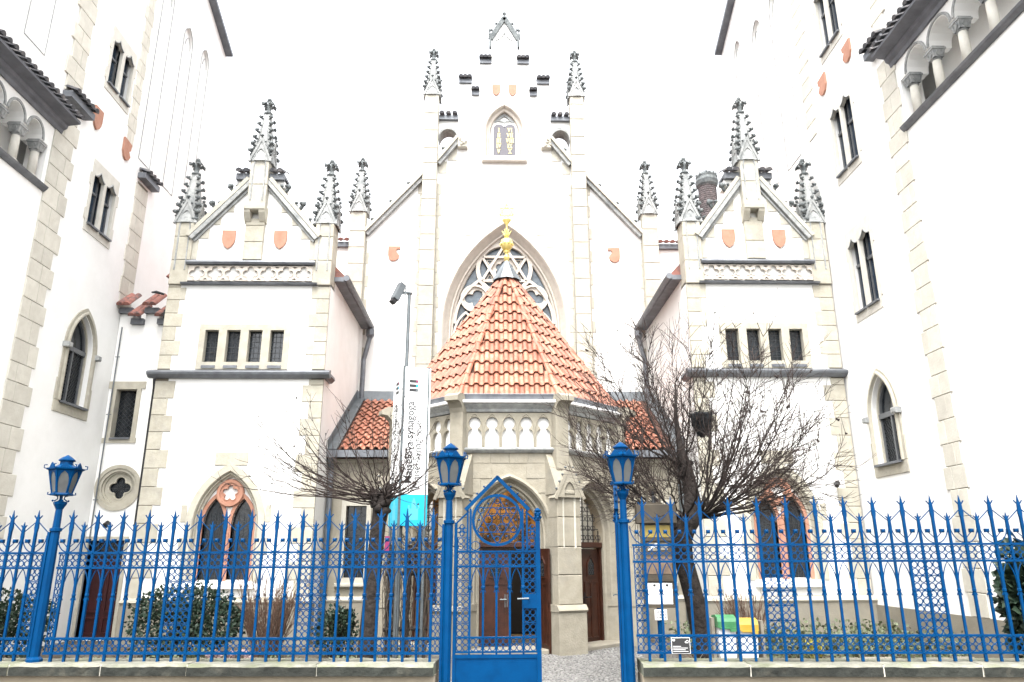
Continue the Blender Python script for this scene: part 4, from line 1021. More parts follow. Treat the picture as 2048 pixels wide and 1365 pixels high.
def house(name, label, fr, cfg):
    U = Vector(fr.U); t = thing(name, label, 'house', tuple(fr.p(14, 0, -1)))
    holes = []
    for (ua, ub, uc, ud, z0, z1) in cfg['pairs']: holes.append(pair_window(t, fr, ua, ub, uc, ud, z0, z1))
    aw = cfg['archwin']; holes.append(arch_window(t, fr, *aw))
    # loggia opening
    z0, zc, za, cols, uend = cfg['loggia']; cols = sorted(cols); ustart = cols[0] - .4
    top = []
    edges = [ustart] + cols + [uend]
    L = [(ustart, z0), (uend, z0), (uend, zc)]
    seq = sorted([uend] + cols, reverse=True)
    for a, b in zip(seq, seq[1:]):
        if a - b < .3: L.append((b, zc)); continue
        c = (a + b) / 2; hw = (a - b) / 2 - .07
        L += [(c + hw * cos(pi * i / 8), zc + (za - zc) * sin(pi * i / 8)) for i in range(9)]
    L += [(ustart, zc)]
    out = []
    for p_ in L:
        if not out or abs(out[-1][0] - p_[0]) + abs(out[-1][1] - p_[1]) > 1e-4: out.append(p_)
    holes.append(out)
    panels = cfg['panels']
    holes += [archloop(hw, zb, zt - hw * 1.6, zt, 6, uc) for uc, hw, zb, zt in panels]
    holes += [rect(*r_) for r_ in cfg['rects']]
    m = MB(); m.prism(fr, cfg['outline'], -.45, 0, holes); wall = part('wall', m, 'plaster', t)
    # volume behind the wall
    u0 = min(p[0] for p in cfg['outline']); u1 = max(p[0] for p in cfg['outline'])
    m = MB(); m.fbox(fr, u0, u1, 0, 19.0, -6.0, -.85); part('house_core', m, 'plaster', t)
    for uc, hw, zb, zt in panels:
        m = MB(); m.prism(fr, archloop(hw + .02, zb - .02, zt - hw * 1.6, zt + .03, 6, uc), -.14, -.10); part('blind_panel', m, 'plaster', t)
        m = MB(); P = [fr.p(a, b, .004) for a, b in archloop(hw, zb, zt - hw * 1.6, zt, 6, uc)]; m.tube(P + [P[0]], .016, 4, False); m.tube([fr.p(a, b, .002) for a, b in arch(hw * .55, zt - hw * 2.2, zt - hw * 1.1, 5, uc)], .012, 4, False); part('panel_roll', m, 'grey', t)
    for r_ in cfg['rects']:
        m = MB(); m.prism(fr, rect(r_[0] - .01, r_[1] + .01, r_[2] - .01, r_[3] + .01), -.12, -.08); part('blind_panel', m, 'plaster', t)
        m = MB(); P = [fr.p(a, b, .004) for a, b in rect(*r_)]; m.tube(P + [P[0]], .014, 4, False); part('panel_roll', m, 'grey', t)
    # loggia: columns, arch rolls, sill, back
    S = column_meshes(zc - z0 - .02)
    for c in cols:
        W = Matrix.Translation(fr.p(c, z0 + .02, -.14)); co = part('column', S[0], None, t, W=W); part('base', S[1], None, co, W=W); part('capital', S[2], None, co, W=W)
    for a, b in zip(seq, seq[1:]):
        if a - b < .3: continue
        c = (a + b) / 2; hw = (a - b) / 2 - .07; m = MB()
        O = [fr.p(c + (hw + .055) * cos(pi * i / 12), zc + .02 + (za - zc + .05) * sin(pi * i / 12), .025) for i in range(13)]; I = [fr.p(c + hw * cos(pi * i / 12), zc + .02 + (za - zc) * sin(pi * i / 12), .025) for i in range(13)]; I2 = [fr.p(c + hw * cos(pi * i / 12), zc + .02 + (za - zc) * sin(pi * i / 12), -.40) for i in range(13)]; O2 = [fr.p(c + (hw + .055) * cos(pi * i / 12), zc + .02 + (za - zc + .05) * sin(pi * i / 12), -.01) for i in range(13)]
        m.quadstrip(O, I); m.quadstrip(I, I2); m.quadstrip(O, O2); part('arch_roll', m, 'grey', t)
    m = MB(); m.prism(Fr(fr.p(0, 0, 0), fr.N, fr.U), [(-.44, z0 - .02), (-.44, z0 - .10), (.04, z0 - .12), (.10, z0 - .06), (.12, z0 - .015), (.08, z0 + .0)], ustart, uend + .12); part('loggia_sill', m, 'lead', t)
    m = MB(); m.fbox(fr, ustart, uend, z0 - .10, za + .2, -.80, -.75); m.fbox(fr, ustart, uend, z0 - .16, z0 - .12, -.75, -.46); m.fbox(fr, ustart, uend, za + .15, za + .2, -.75, -.46); part('loggia_back', m, 'plaster', t)
    # eave over the loggia
    ze, ue = cfg['eave']
    m = MB(); m.prism(Fr(fr.p(0, 0, 0), fr.N, fr.U), [(.0, ze - .30), (.05, ze - .30), (.07, ze - .22), (.14, ze - .18), (.16, ze - .10), (.42, ze - .06), (.42, ze), (.0, ze + .12)], ustart, ue); part('eave_board', m, 'eaveboard', t)
    u = ue - .10; slope = (Vector(fr.N) * -.92 + Vector((0, 0, .38))).normalized(); X = Vector(fr.U); Z = X.cross(slope)
    if Z.z < 0: X = -X; Z = -Z
    while u > ustart:
        P = fr.p(u, ze + .02, .50); part('eave_tile', EAVT, None, t, W=Matrix(((X.x, slope.x, Z.x, P.x), (X.y, slope.y, Z.y, P.y), (X.z, slope.z, Z.z, P.z), (0, 0, 0, 1)))); u -= .20
    # corner strips of quoin blocks
    for (ua, ub, za_, zb_, jl, jr, w) in cfg['strips']:
        mt = MB(); mt.fbox(fr, ua + .03, ub - .03, za_, zb_, -.02, .008); part('mortar_bed', mt, 'mortar', wall)
        z = za_; k = 0
        while z < zb_ - .1:
            h = .44 * random.uniform(.9, 1.1); h = min(h, zb_ - z)
            a = ua - jl * (k % 2) * random.uniform(.6, 1.2); b = ub + jr * (k % 2) * random.uniform(.6, 1.2); sp = random.choice((None, .5, .35, .62))
            pieces = [(a, b)] if sp is None else [(a, a + (b - a) * sp - .005), (a + (b - a) * sp + .005, b)]
            for p0, p1 in pieces:
                q = MB(); q.fbox(fr, p0, p1, z + .005, z + h - .005, -.02, w, .008); part('quoin_stone', q, cfg.get('qmat', 'plaster_stone2'), wall)
            z += h; k += 1
    for (uc, z0_, z1_, hw, odd) in cfg['shields']:
        if odd:
            Lp = [(uc - hw, z1_), (uc - hw, z0_ + .2), (uc - hw * .6, z0_ + .06), (uc, z0_), (uc + hw * .6, z0_ + .05), (uc + hw, z0_ + .18), (uc + hw * .5, z0_ + .30), (uc + hw * .9, z0_ + .36), (uc + hw, z1_ - .04)]
            q = MB(); q.prism(fr, Lp, -.01, .05); part('shield', q, 'terracotta', t)
        else: shield(t, fr, uc, z0_, z1_, hw)
    for (ua, ub, z_) in cfg['caps']: tile_coping(t, fr, ua, ub, z_, -.3, .22, pitch=.2, over=.08)
    # verge board at the far roof edge
    (ua, za_), (ub, zb_) = cfg['verge']
    q = MB(); q.bar(fr.p(ua, za_, .10), fr.p(ub, zb_, .10), .30, .12); part('verge_board', q, 'lead', t)
    if cfg.get('plinth'):
        q = MB(); q.prism(fr, rect(u0, cfg['plinth'][1], 0, cfg['plinth'][0]), -.02, .03); part('plinth', q, 'plinth', t)
    return t
M['eaveboard'] = mat('grey_eave_timber', (.16, .165, .185), (.115, .12, .135), scale=3, rough=.8)

frL = Fr((-10.15, 0, 0), (0, 1, 0), (1, 0, 0))
frR = Fr((8.15, 0, 0), (0, 1, 0), (-1, 0, 0))
house('corner_house', 'white house with blue-grey paired windows and arcade on the low-roofed annex side', frL, dict(
    outline=[(6.5, 0), (23.0, 0), (23.0, 19.35), (20.6, 20.35), (20.6, 20.6), (6.5, 20.6)],
    pairs=[(16.16, 16.62, 16.76, 17.20, 13.42, 14.80), (16.32, 16.78, 16.90, 17.36, 9.60, 11.02), (16.10, 16.56, 16.70, 17.12, 17.1, 18.6)],
    archwin=(16.97, .49, 5.26, 6.58, 7.40, .20), loggia=(9.60, 10.54, 10.86, [14.30, 13.65, 13.0, 12.35, 11.70, 11.05, 10.40, 9.75, 9.1, 8.45], 14.46),
    panels=[(18.50, .33, 12.42, 18.6), (20.02, .33, 12.40, 18.2), (21.35, .30, 13.2, 18.4)], rects=[(13.06, 13.78, 12.35, 15.5)], eave=(11.34, 14.78),
    strips=[(14.58, 15.30, 0, 11.75, .0, .16, .03), (14.62, 15.18, 12.1, 20.5, .16, .06, .04), (17.45, 17.78, 12.5, 20.0, .08, .04, .02), (18.30, 18.95, 8.1, 11.8, .06, .0, .02)],
    shields=[(16.02, 11.93, 12.52, .18, False), (17.50, 11.96, 12.55, .19, True)], caps=[(14.60, 15.58, 12.06), (18.28, 19.15, 12.04)],
    verge=((20.4, 20.48), (22.95, 19.42))))
house('corner_house', 'white house whose long arcade and grey slit windows stand beside the bare tree', frR, dict(
    outline=[(6.5, 0), (23.1, 0), (23.1, 19.8), (21.2, 20.75), (21.2, 20.9), (6.5, 20.9)],
    pairs=[(14.90, 15.34, 15.44, 15.88, 14.26, 16.1), (14.90, 15.36, 15.46, 15.90, 10.78, 12.56), (14.95, 15.42, 15.52, 15.95, 7.26, 9.04)],
    archwin=(15.50, .47, 3.74, 4.80, 5.62, .18), loggia=(10.34, 11.36, 11.72, [12.75, 11.95, 11.13, 10.35, 9.55, 8.75, 7.95, 7.2], 12.94),
    panels=[(18.2, .46, 12.5, 18.6), (19.75, .38, 12.52, 18.6), (21.5, .30, 13.5, 19.2)], rects=[(8.6, 12.35, 12.6, 15.6)], eave=(12.12, 13.12),
    strips=[(13.06, 13.58, .8, 12.2, .05, .10, .03), (13.12, 13.52, 12.75, 20.5, .10, .08, .04), (16.72, 17.18, 12.5, 20.5, .10, .06, .02)],
    shields=[(14.72, 13.20, 13.72, .19, True), (16.06, 13.22, 13.76, .20, True)], caps=[(13.02, 13.76, 12.62)],
    verge=((21.0, 20.85), (23.08, 19.88)), plinth=(.80, 17.0)))

# ------------------------------------------------------------------ annex between house and synagogue
an = thing('annex', 'low white annex with quatrefoil window and maroon door under stepped tile caps', 'annex', (-9.3, 18.5, 0))
fa = facade(18.5, 0)
Lp = [(-10.14, 0), (-8.44, 0), (-8.44, 8.02), (-8.80, 8.02), (-8.80, 7.72), (-9.12, 7.72), (-9.12, 8.02), (-9.48, 8.02), (-9.48, 7.72), (-9.80, 7.72), (-9.80, 8.02), (-10.14, 8.02)]
OC = (-9.56, 3.50)
m = MB(); m.prism(fa, Lp, -.4, 0, [rect(-9.94, -9.41, 4.72, 5.98), circ(*OC, .47, 28), rect(-10.05, -9.20, .02, 2.25)]); part('wall', m, 'plaster', an)
for a, b, z_ in ((-10.14, -9.80, 8.14), (-9.48, -9.12, 8.14), (-8.80, -8.44, 8.14), (-9.80, -9.48, 7.84), (-9.12, -8.80, 7.84)): tile_coping(an, fa, a, b, z_, -.4, .12, pitch=.17, soff=.15, tm='tileold', over=.16, rise=.75, rad=.09)
# second, higher row of caps behind
m = MB(); m.fbox(fa, -10.14, -8.44, 7.9, 8.1, -1.2, -.8); part('rear_parapet', m, 'plaster', an)
m = MB(); m.prism(fa, [(-10.12, 4.60), (-9.28, 4.60), (-9.28, 4.72), (-9.31, 4.72), (-9.31, 5.99), (-9.22, 5.99), (-9.22, 6.17), (-10.14, 6.17), (-10.14, 5.99), (-10.05, 5.99), (-10.05, 4.72), (-10.12, 4.72)], -.25, .03, [rect(-9.93, -9.42, 4.73, 5.97)])
w_ = part('window', m, 'stone', an); lattice_panes(w_, fa, rect(-9.94, -9.41, 4.72, 5.98), -.2); diamond_grid(w_, fa, -9.93, -9.42, 4.73, 5.97, -.2, .12)
m = MB(); m.prism(Fr(fa.p(0, 0, 0), fa.N, fa.U), [(-.2, 4.78), (-.2, 4.70), (.08, 4.68), (.08, 4.72)], -9.92, -9.43); part('sill', m, 'lead', w_)
# oculus
m = MB()
for ro, ri, w0, w1 in ((.56, .47, -.05, .03), (.47, .40, -.10, .0), (.40, .36, -.15, -.06)): annulus(m, fa, *OC, ro, ri, w0, w1, 32)
m.prism(fa, circ(*OC, .37, 32), -.18, -.11, [foil(*OC, 4, .145, .125, 8, 0)]); oc = part('round_window', m, 'stone', an)
m = MB(); P = [fa.p(a, b, -.11) for a, b in foil(*OC, 4, .15, .13, 8, 0)]; m.tube(P + [P[0]], .02, 5, False); part('quatrefoil', m, 'stone', oc)
m = MB(); m.prism(fa, circ(*OC, .36, 24), -.20, -.185); part('pane', m, 'glass', oc)
m = MB()
for a in (0, pi / 4, pi / 2, 3 * pi / 4): m.bar(fa.p(OC[0] + .3 * cos(a), OC[1] + .3 * sin(a), -.178), fa.p(OC[0] - .3 * cos(a), OC[1] - .3 * sin(a), -.178), .012, .012, up=fa.N)
for (a, b) in ((.145, 0), (-.145, 0), (0, .145), (0, -.145), (0, 0)):
    P = [fa.p(OC[0] + a + .07 * cos(t), OC[1] + b + .07 * sin(t), -.178) for t in [2 * pi * i / 10 for i in range(11)]]; m.tube(P, .006, 4, False)
part('lead_cames', m, 'leadbar', oc)
m = MB(); m.prism(fa, [(-10.13, 0), (-10.05, 0), (-10.05, 2.25), (-9.20, 2.25), (-9.20, 0), (-9.12, 0), (-9.12, 2.34), (-10.13, 2.34)], -.2, .03); dr = part('door_frame', m, 'stone', an)
m = MB(); m.fbox(fa, -10.05, -9.20, 0, 2.25, -.25, -.20); d_ = part('door', m, 'maroon', an)
for (u0_, u1_, z0, z1) in ((-9.99, -9.66, .12, .5), (-9.58, -9.26, .12, .5), (-9.99, -9.66, .6, 1.75), (-9.58, -9.26, .6, 1.75)):
    q = MB(); q.prism(fa, rect(u0_, u1_, z0, z1), -.2, -.17, [rect(u0_ + .04, u1_ - .04, z0 + .04, z1 - .04)]); part('panel', q, 'maroon', d_)
q = MB(); q.fbox(fa, -10.0, -9.25, 1.86, 2.2, -.2, -.18); part('fanlight', q, 'glass', d_)
q = MB(); q.tube([fa.p(-9.34, 1.05, -.2), fa.p(-9.34, 1.05, -.12), fa.p(-9.34, 1.12, -.1)], .015, 6); part('handle', q, 'steel', d_)
m = MB(); m.tube([fa.p(-9.6, 2.62, 0), fa.p(-9.6, 2.66, .16), fa.p(-9.6, 2.58, .26)], [.02, .05, .07], 8); part('wall_lamp', m, 'iron', an)
m = MB(); m.tube([fa.p(-10.0, 7.6, .10), fa.p(-10.0, .05, .10)], .018, 6)
for z_ in (1.5, 3.2, 5.3, 6.8): m.bar(fa.p(-10.06, z_, .10), fa.p(-9.94, z_, .10), .02, .02)
part('conduit', m, 'zinc', an)

# ================================================================== STREET FENCE
FANG = math.atan(-.055); FW = Matrix.Translation((0, 8.97, 0)) @ Matrix.Rotation(FANG, 4, 'Z')
lf = facade(0)                       # local fence frame: u = x, w towards the street

def low_wall(label, x0, x1):
    t = thing('boundary_wall', label, 'wall', tuple(FW @ Vector(((x0 + x1) / 2, 0, 0))), 0)
    m = MB(); m.box(x0, x1, -.12, .26, 0, .575); part('wall_body', m, 'render', t, W=FW)
    x = x0
    while x < x1 - .01:
        L = random.uniform(.9, 1.55)
        if x + L > x1 - .5: L = x1 - x
        e = random.uniform(-.012, .012); m = MB(); n = 10; rows = []
        for i in range(n + 1):
            u = x + .006 + (L - .012) * i / n; j = lambda s: random.uniform(-s, s)
            rows.append([(u, -.20 + e + j(.006), .578), (u, -.205 + e + j(.008), .672 + j(.006)), (u, -.18 + e + j(.008), .70 + j(.005)), (u, .05, .704 + j(.004)), (u, .34 + j(.006), .70 + j(.005)), (u, .345, .578)])
        for A, B in zip(rows, rows[1:]): m.quadstrip(A, B, True)
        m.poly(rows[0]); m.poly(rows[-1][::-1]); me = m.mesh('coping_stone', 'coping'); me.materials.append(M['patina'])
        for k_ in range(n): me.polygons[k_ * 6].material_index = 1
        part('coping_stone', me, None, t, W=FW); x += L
        if x < x1 - .01:
            m = MB(); m.box(x - .007, x + .007, -.192, .33, .578, .694); part('mortar_joint', m, 'limemortar', t, W=FW)
    return t
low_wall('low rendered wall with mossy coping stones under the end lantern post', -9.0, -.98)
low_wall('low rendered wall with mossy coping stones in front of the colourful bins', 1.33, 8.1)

# ---- shared railing pieces
def ring_cell(w, h):
    m = MB(); r = min(w, h) / 4 - .0015
    for sx in (-1, 1):
        for sz in (-1, 1): annulus(m, lf, sx * r * 1.0, sz * r * 1.0, r, r - .0092, -.005, .005, 14)
    for a, b in (((-w / 2, -h / 2), (w / 2, -h / 2)), ((w / 2, -h / 2), (w / 2, h / 2)), ((w / 2, h / 2), (-w / 2, h / 2)), ((-w / 2, h / 2), (-w / 2, -h / 2))): m.bar((a[0], 0, a[1]), (b[0], 0, b[1]), .012, .009)
    return m
def spike_bar(z0, zr, top, wide, tall):
    """square bar with collar, flared blade, barbs and point"""
    m = MB(); w = .0148 if tall else .0128
    m.box(-w, w, -w, w, z0, top - .26 if tall else top - .22)
    b0 = top - .26 if tall else top - .22; bw = .024 if tall else .019
    m.quadstrip([(-w, -w, b0), (w, -w, b0), (w, w, b0), (-w, w, b0)], [(-bw, -.012, b0 + .05), (bw, -.012, b0 + .05), (bw, .012, b0 + .05), (-bw, .012, b0 + .05)], True)
    m.quadstrip([(-bw, -.012, b0 + .05), (bw, -.012, b0 + .05), (bw, .012, b0 + .05), (-bw, .012, b0 + .05)], [(-bw * .75, -.010, b0 + .15), (bw * .75, -.010, b0 + .15), (bw * .75, .010, b0 + .15), (-bw * .75, .010, b0 + .15)], True)
    z1 = b0 + .15
    m.quadstrip([(-bw * .75, -.010, z1), (bw * .75, -.010, z1), (bw * .75, .010, z1), (-bw * .75, .010, z1)], [(-.002, -.002, top), (.002, -.002, top), (.002, .002, top), (-.002, .002, top)], True)
    k = 1.0 if tall else .7
    for s in (-1, 1): m.bar((s * .006, 0, z1 - .01), (s * .048 * k, 0, z1 + .045 * k), .011, .011)
    # collar and its little leaf barbs
    zc = z0 + (zr - z0) * .70
    m.lathe([(.017, zc - .02), (.025, zc - .01), (.025, zc + .012), (.017, zc + .02)], n=6)
    for s in (-1, 1): m.bar((s * .012, 0, zc - .015), (s * .030, 0, zc - .055), .009, .009)
    return m
def scroll_set(p, zr, s):
    """ornament round one tall spike: raked stays, hanging U-curve, stems with square knobs"""
    m = MB()
    for sg in (-1, 1):
        m.bar((sg * .008, 0, zr + .37 * s), (sg * (p - .012), 0, zr + .245 * s), .009, .009)
        P = [(sg * (p - .012) * cos(t), 0, zr + .205 * s - .195 * s * sin(t)) for t in [pi / 2 * i / 9 for i in range(10)]]
        m.tube(P, .0065, 5)
        m.bar((sg * .008, 0, zr + .06 * s), (sg * .078, 0, zr + .128 * s), .008, .008)
        c = Vector((sg * .082, 0, zr + .14 * s)); m.box(c.x - .021, c.x + .021, -.021, .021, c.z - .021, c.z + .021)
        m.quadstrip([(c.x - .021, -.021, c.z - .021), (c.x + .021, -.021, c.z - .021), (c.x + .021, -.021, c.z + .021), (c.x - .021, -.021, c.z + .021)], [(c.x - .003, -.033, c.z - .003), (c.x + .003, -.033, c.z - .003), (c.x + .003, -.033, c.z + .003), (c.x - .003, -.033, c.z + .003)], True)
    return m
def lancet_tube(p, z0, z1):
    m = MB(); hw = p / 2 - .012; A = arch(hw, z0, z1, 6)
    m.tube([(a, 0, b) for a, b in A], .0062, 5); return m
def rivets(m, xs, z):
    for x in xs: m.blob((x, -.02, z), .008, 5, 4)

def railing(label, x0, x1, talls, p, s, strips, zs):
    """zs: bottom rail, second rail, third rail, top rail heights; strips: bay indices filled with ring cells"""
    za, zb, zc, zd, ztop, zshort = zs
    t = thing('iron_railing', label, 'railing', tuple(FW @ Vector(((x0 + x1) / 2, 0, .70))), 0)
    xs = sorted(set([round(x, 4) for x in talls] + [round(x + p, 4) for x in talls] + [round(talls[0] - p, 4)]))
    xs = [x for x in xs if x0 + .03 < x < x1 - .03]
    for z in (za, zb, zc, zd):
        m = MB(); m.box(x0, x1, -.013, .013, z - .0125, z + .0125); rivets(m, xs, z); part('rail', m, 'blue', t, W=FW)
    tb = spike_bar(za - .09, zc, ztop, 1, True).mesh('tall_bar', 'blue'); sb = spike_bar(za - .09, zc, zshort, 1, False).mesh('short_bar', 'blue'); scm = scroll_set(p, zd, s).mesh('scroll', 'blue')
    tset = [round(x, 4) for x in talls]
    for x in xs:
        T = FW @ Matrix.Translation((x, 0, 0))
        if x in tset: part('tall_bar', tb, None, t, W=T); part('scroll', scm, None, t, W=T)
        else: part('short_bar', sb, None, t, W=T)
    bays = [x0 + .012] + xs + [x1 - .012]
    c1 = ring_cell(p - .008, zd - zc - .010).mesh('ring_panel', 'blue'); c2 = ring_cell(p - .008, zb - za - .010).mesh('ring_panel', 'blue'); n = 5; ch = (zc - zb) / n; c3 = ring_cell(p - .008, ch - .002).mesh('ring_panel', 'blue')
    ln = lancet_tube(p, zb + (zc - zb) * .70, zc - .01).mesh('lancet', 'blue')
    for a, b in zip(bays, bays[1:]):
        if b - a < .08: continue
        c = (a + b) / 2; kx = (b - a) / p; D = Matrix.Diagonal((kx, 1, 1, 1))
        part('ring_panel', c1, None, t, W=FW @ Matrix.Translation((c, 0, (zc + zd) / 2)) @ D); part('ring_panel', c2, None, t, W=FW @ Matrix.Translation((c, 0, (za + zb) / 2)) @ D)
        if any(u0 < c < u1 for u0, u1 in strips):
            for i in range(n): part('ring_panel', c3, None, t, W=FW @ Matrix.Translation((c, 0, zb + ch * (i + .5))) @ D)
        else: part('lancet', ln, None, t, W=FW @ Matrix.Translation((c, 0, 0)) @ D)
    return t
ZL = (.79, .95, 1.735, 1.905, 2.41, 2.27); ZR = (.80, .98, 1.785, 1.97, 2.53, 2.33)
p1 = .157; tl = [-5.45 + .314 * k for k in range(15)]
railing('blue iron railing between the end lantern post and the gate', -5.55, -.93, tl, p1, 1.0, [(-5.6, -5.44), (-4.20, -3.87), (-2.63, -2.30), (-1.07, -.9)], ZL)
railing('short run of blue iron railing left of the end lantern post', -8.6, -5.73, [-5.88 - .314 * k for k in range(8)][::-1], p1, 1.0, [(-5.9, -5.7), (-7.45, -7.10)], ZL)
p2 = .1695; tr_ = [1.44 + .339 * k for k in range(20)]
railing('blue iron railing in front of the bins and the tree with a nest', 1.30, 8.05, tr_, p2, 1.08, [(1.28, 1.43), (2.79, 3.13), (4.48, 4.83), (6.18, 6.52)], ZR)

# ---- lantern posts
def lantern_post(label, x, z0, dz=0.0):
    W = FW @ Matrix.Translation((x, 0, .70)) @ Matrix.Diagonal((1, 1, 1 + dz, 1)) @ Matrix.Translation((0, 0, -.70)); t = thing('lantern_post', label, 'lamp post', tuple(W @ Vector((0, 0, z0))), 0, 'blue lantern posts along the fence')
    m = MB(); m.lathe([(.09, z0), (.09, z0 + .03), (.072, z0 + .05), (.056, z0 + .06), (.052, 2.22), (.068, 2.23), (.068, 2.265), (.046, 2.27)], n=8, rot=pi / 8); m.box(-.078, -.050, -.03, .03, z0, 2.22); part('post', m, 'blue', t, W=W)
    m = MB(); m.lathe([(.044, 2.265), (.039, 2.50), (.046, 2.51), (.052, 2.525), (.074, 2.565), (.078, 2.59), (.04, 2.60), (.018, 2.62), (.018, 2.68)], n=8, rot=pi / 8); part('neck', m, 'blue', t, W=W)
    m = MB()
    for k in range(4):
        a = pi / 4 + k * pi / 2; d = Vector((cos(a), sin(a), 0))
        m.tube([d * .07 + Vector((0, 0, 2.60)), d * .035 + Vector((0, 0, 2.63)), d * .04 + Vector((0, 0, 2.66)), d * .085 + Vector((0, 0, 2.675))], .008, 5)
        m.blob(d * .085 + Vector((0, 0, 2.605)), .014, 5, 4)
    part('scroll_bracket', m, 'blue', t, W=W)
    n = 6; rb, rt, zb, zt = .105, .176, 2.69, 2.985; ro = pi / 6
    m = MB(); m.lathe([(rb + .018, zb - .02), (rb + .022, zb - .005), (rb + .012, zb + .012)], n=n, rot=ro)
    m.lathe([(rt + .004, zt), (rt + .030, zt + .012), (rt + .034, zt + .03), (rt - .02, zt + .038), (.085, zt + .075), (.080, zt + .08)], n=n, rot=ro)
    for k in range(n):
        a = ro + k * 2 * pi / n; d = Vector((cos(a), sin(a), 0)); m.bar(d * rb + Vector((0, 0, zb)), d * rt + Vector((0, 0, zt + .01)), .020, .018)
        m.tube([d * (rt + .02) + Vector((0, 0, zt + .02)), d * (rt + .055) + Vector((0, 0, zt + .03)), d * (rt + .055) + Vector((0, 0, zt + .065)), d * (rt + .025) + Vector((0, 0, zt + .07))], .007, 5)
        m.tube([d * (rb + .01) + Vector((0, 0, zb - .01)), d * (rb + .045) + Vector((0, 0, zb - .005)), d * (rb + .04) + Vector((0, 0, zb + .02))], .008, 5)
        a2 = a + pi / n; d2 = Vector((cos(a2), sin(a2), 0)); t2 = Vector((-d2.y, d2.x, 0)); q0 = d2 * (rt + .018) * cos(pi / n)
        m.prism(Fr(q0, t2, d2), [(-.055, zt + .03), (.055, zt + .03), (.03, zt + .07), (0, zt + .10), (-.03, zt + .07)], -.005, .005)
    cage = part('lantern_frame', m, 'blue', t, W=W)
    for k in range(n):
        a0 = ro + k * 2 * pi / n; a1 = ro + (k + 1) * 2 * pi / n; B0, B1 = Vector((cos(a0) * rb, sin(a0) * rb, zb)), Vector((cos(a1) * rb, sin(a1) * rb, zb)); T0, T1 = Vector((cos(a0) * rt, sin(a0) * rt, zt)), Vector((cos(a1) * rt, sin(a1) * rt, zt))
        q = MB(); q.poly([v * .965 + Vector((0, 0, v.z * .035)) for v in (B0, B1, T1, T0)]); part('pane', q, 'frost', cage, W=W)
        # arched spandrel trim over each pane
        def on(u, v): 
            b_ = B0.lerp(B1, u); t_ = T0.lerp(T1, u); return b_.lerp(t_, v)
        q = MB(); A = [on(u, v) for u, v in [(.10, .0), (.10, .45), (.16, .66), (.28, .84), (.5, .97), (.72, .84), (.84, .66), (.90, .45), (.90, 0)]]; O = [on(u, v) for u, v in [(.0, .0), (.0, .45), (.0, .75), (.0, 1.0), (.5, 1.0), (1, 1.0), (1, .75), (1, .45), (1, 0)]]
        q.quadstrip(A, O); part('pane_trim', q, 'blue', cage, W=W)
    m = MB(); m.lathe([(.078, zt + .075), (.074, zt + .12), (.095, zt + .125), (.098, zt + .138), (.085, zt + .148)], n=8); m.lathe([(.088, zt + .147), (.06, zt + .17), (.03, zt + .19), (.006, zt + .205)], n=8); part('chimney_cap', m, 'blue', cage, W=W)
    return t
lantern_post('blue lantern post standing alone on the coping at the far left of the railing', -5.64, .70, -.045)
lantern_post('blue lantern post carrying the half-closed gate leaf', -.865, .0)
lantern_post('blue lantern post beside the wide-open gate leaf and the info board', 1.215, .0)

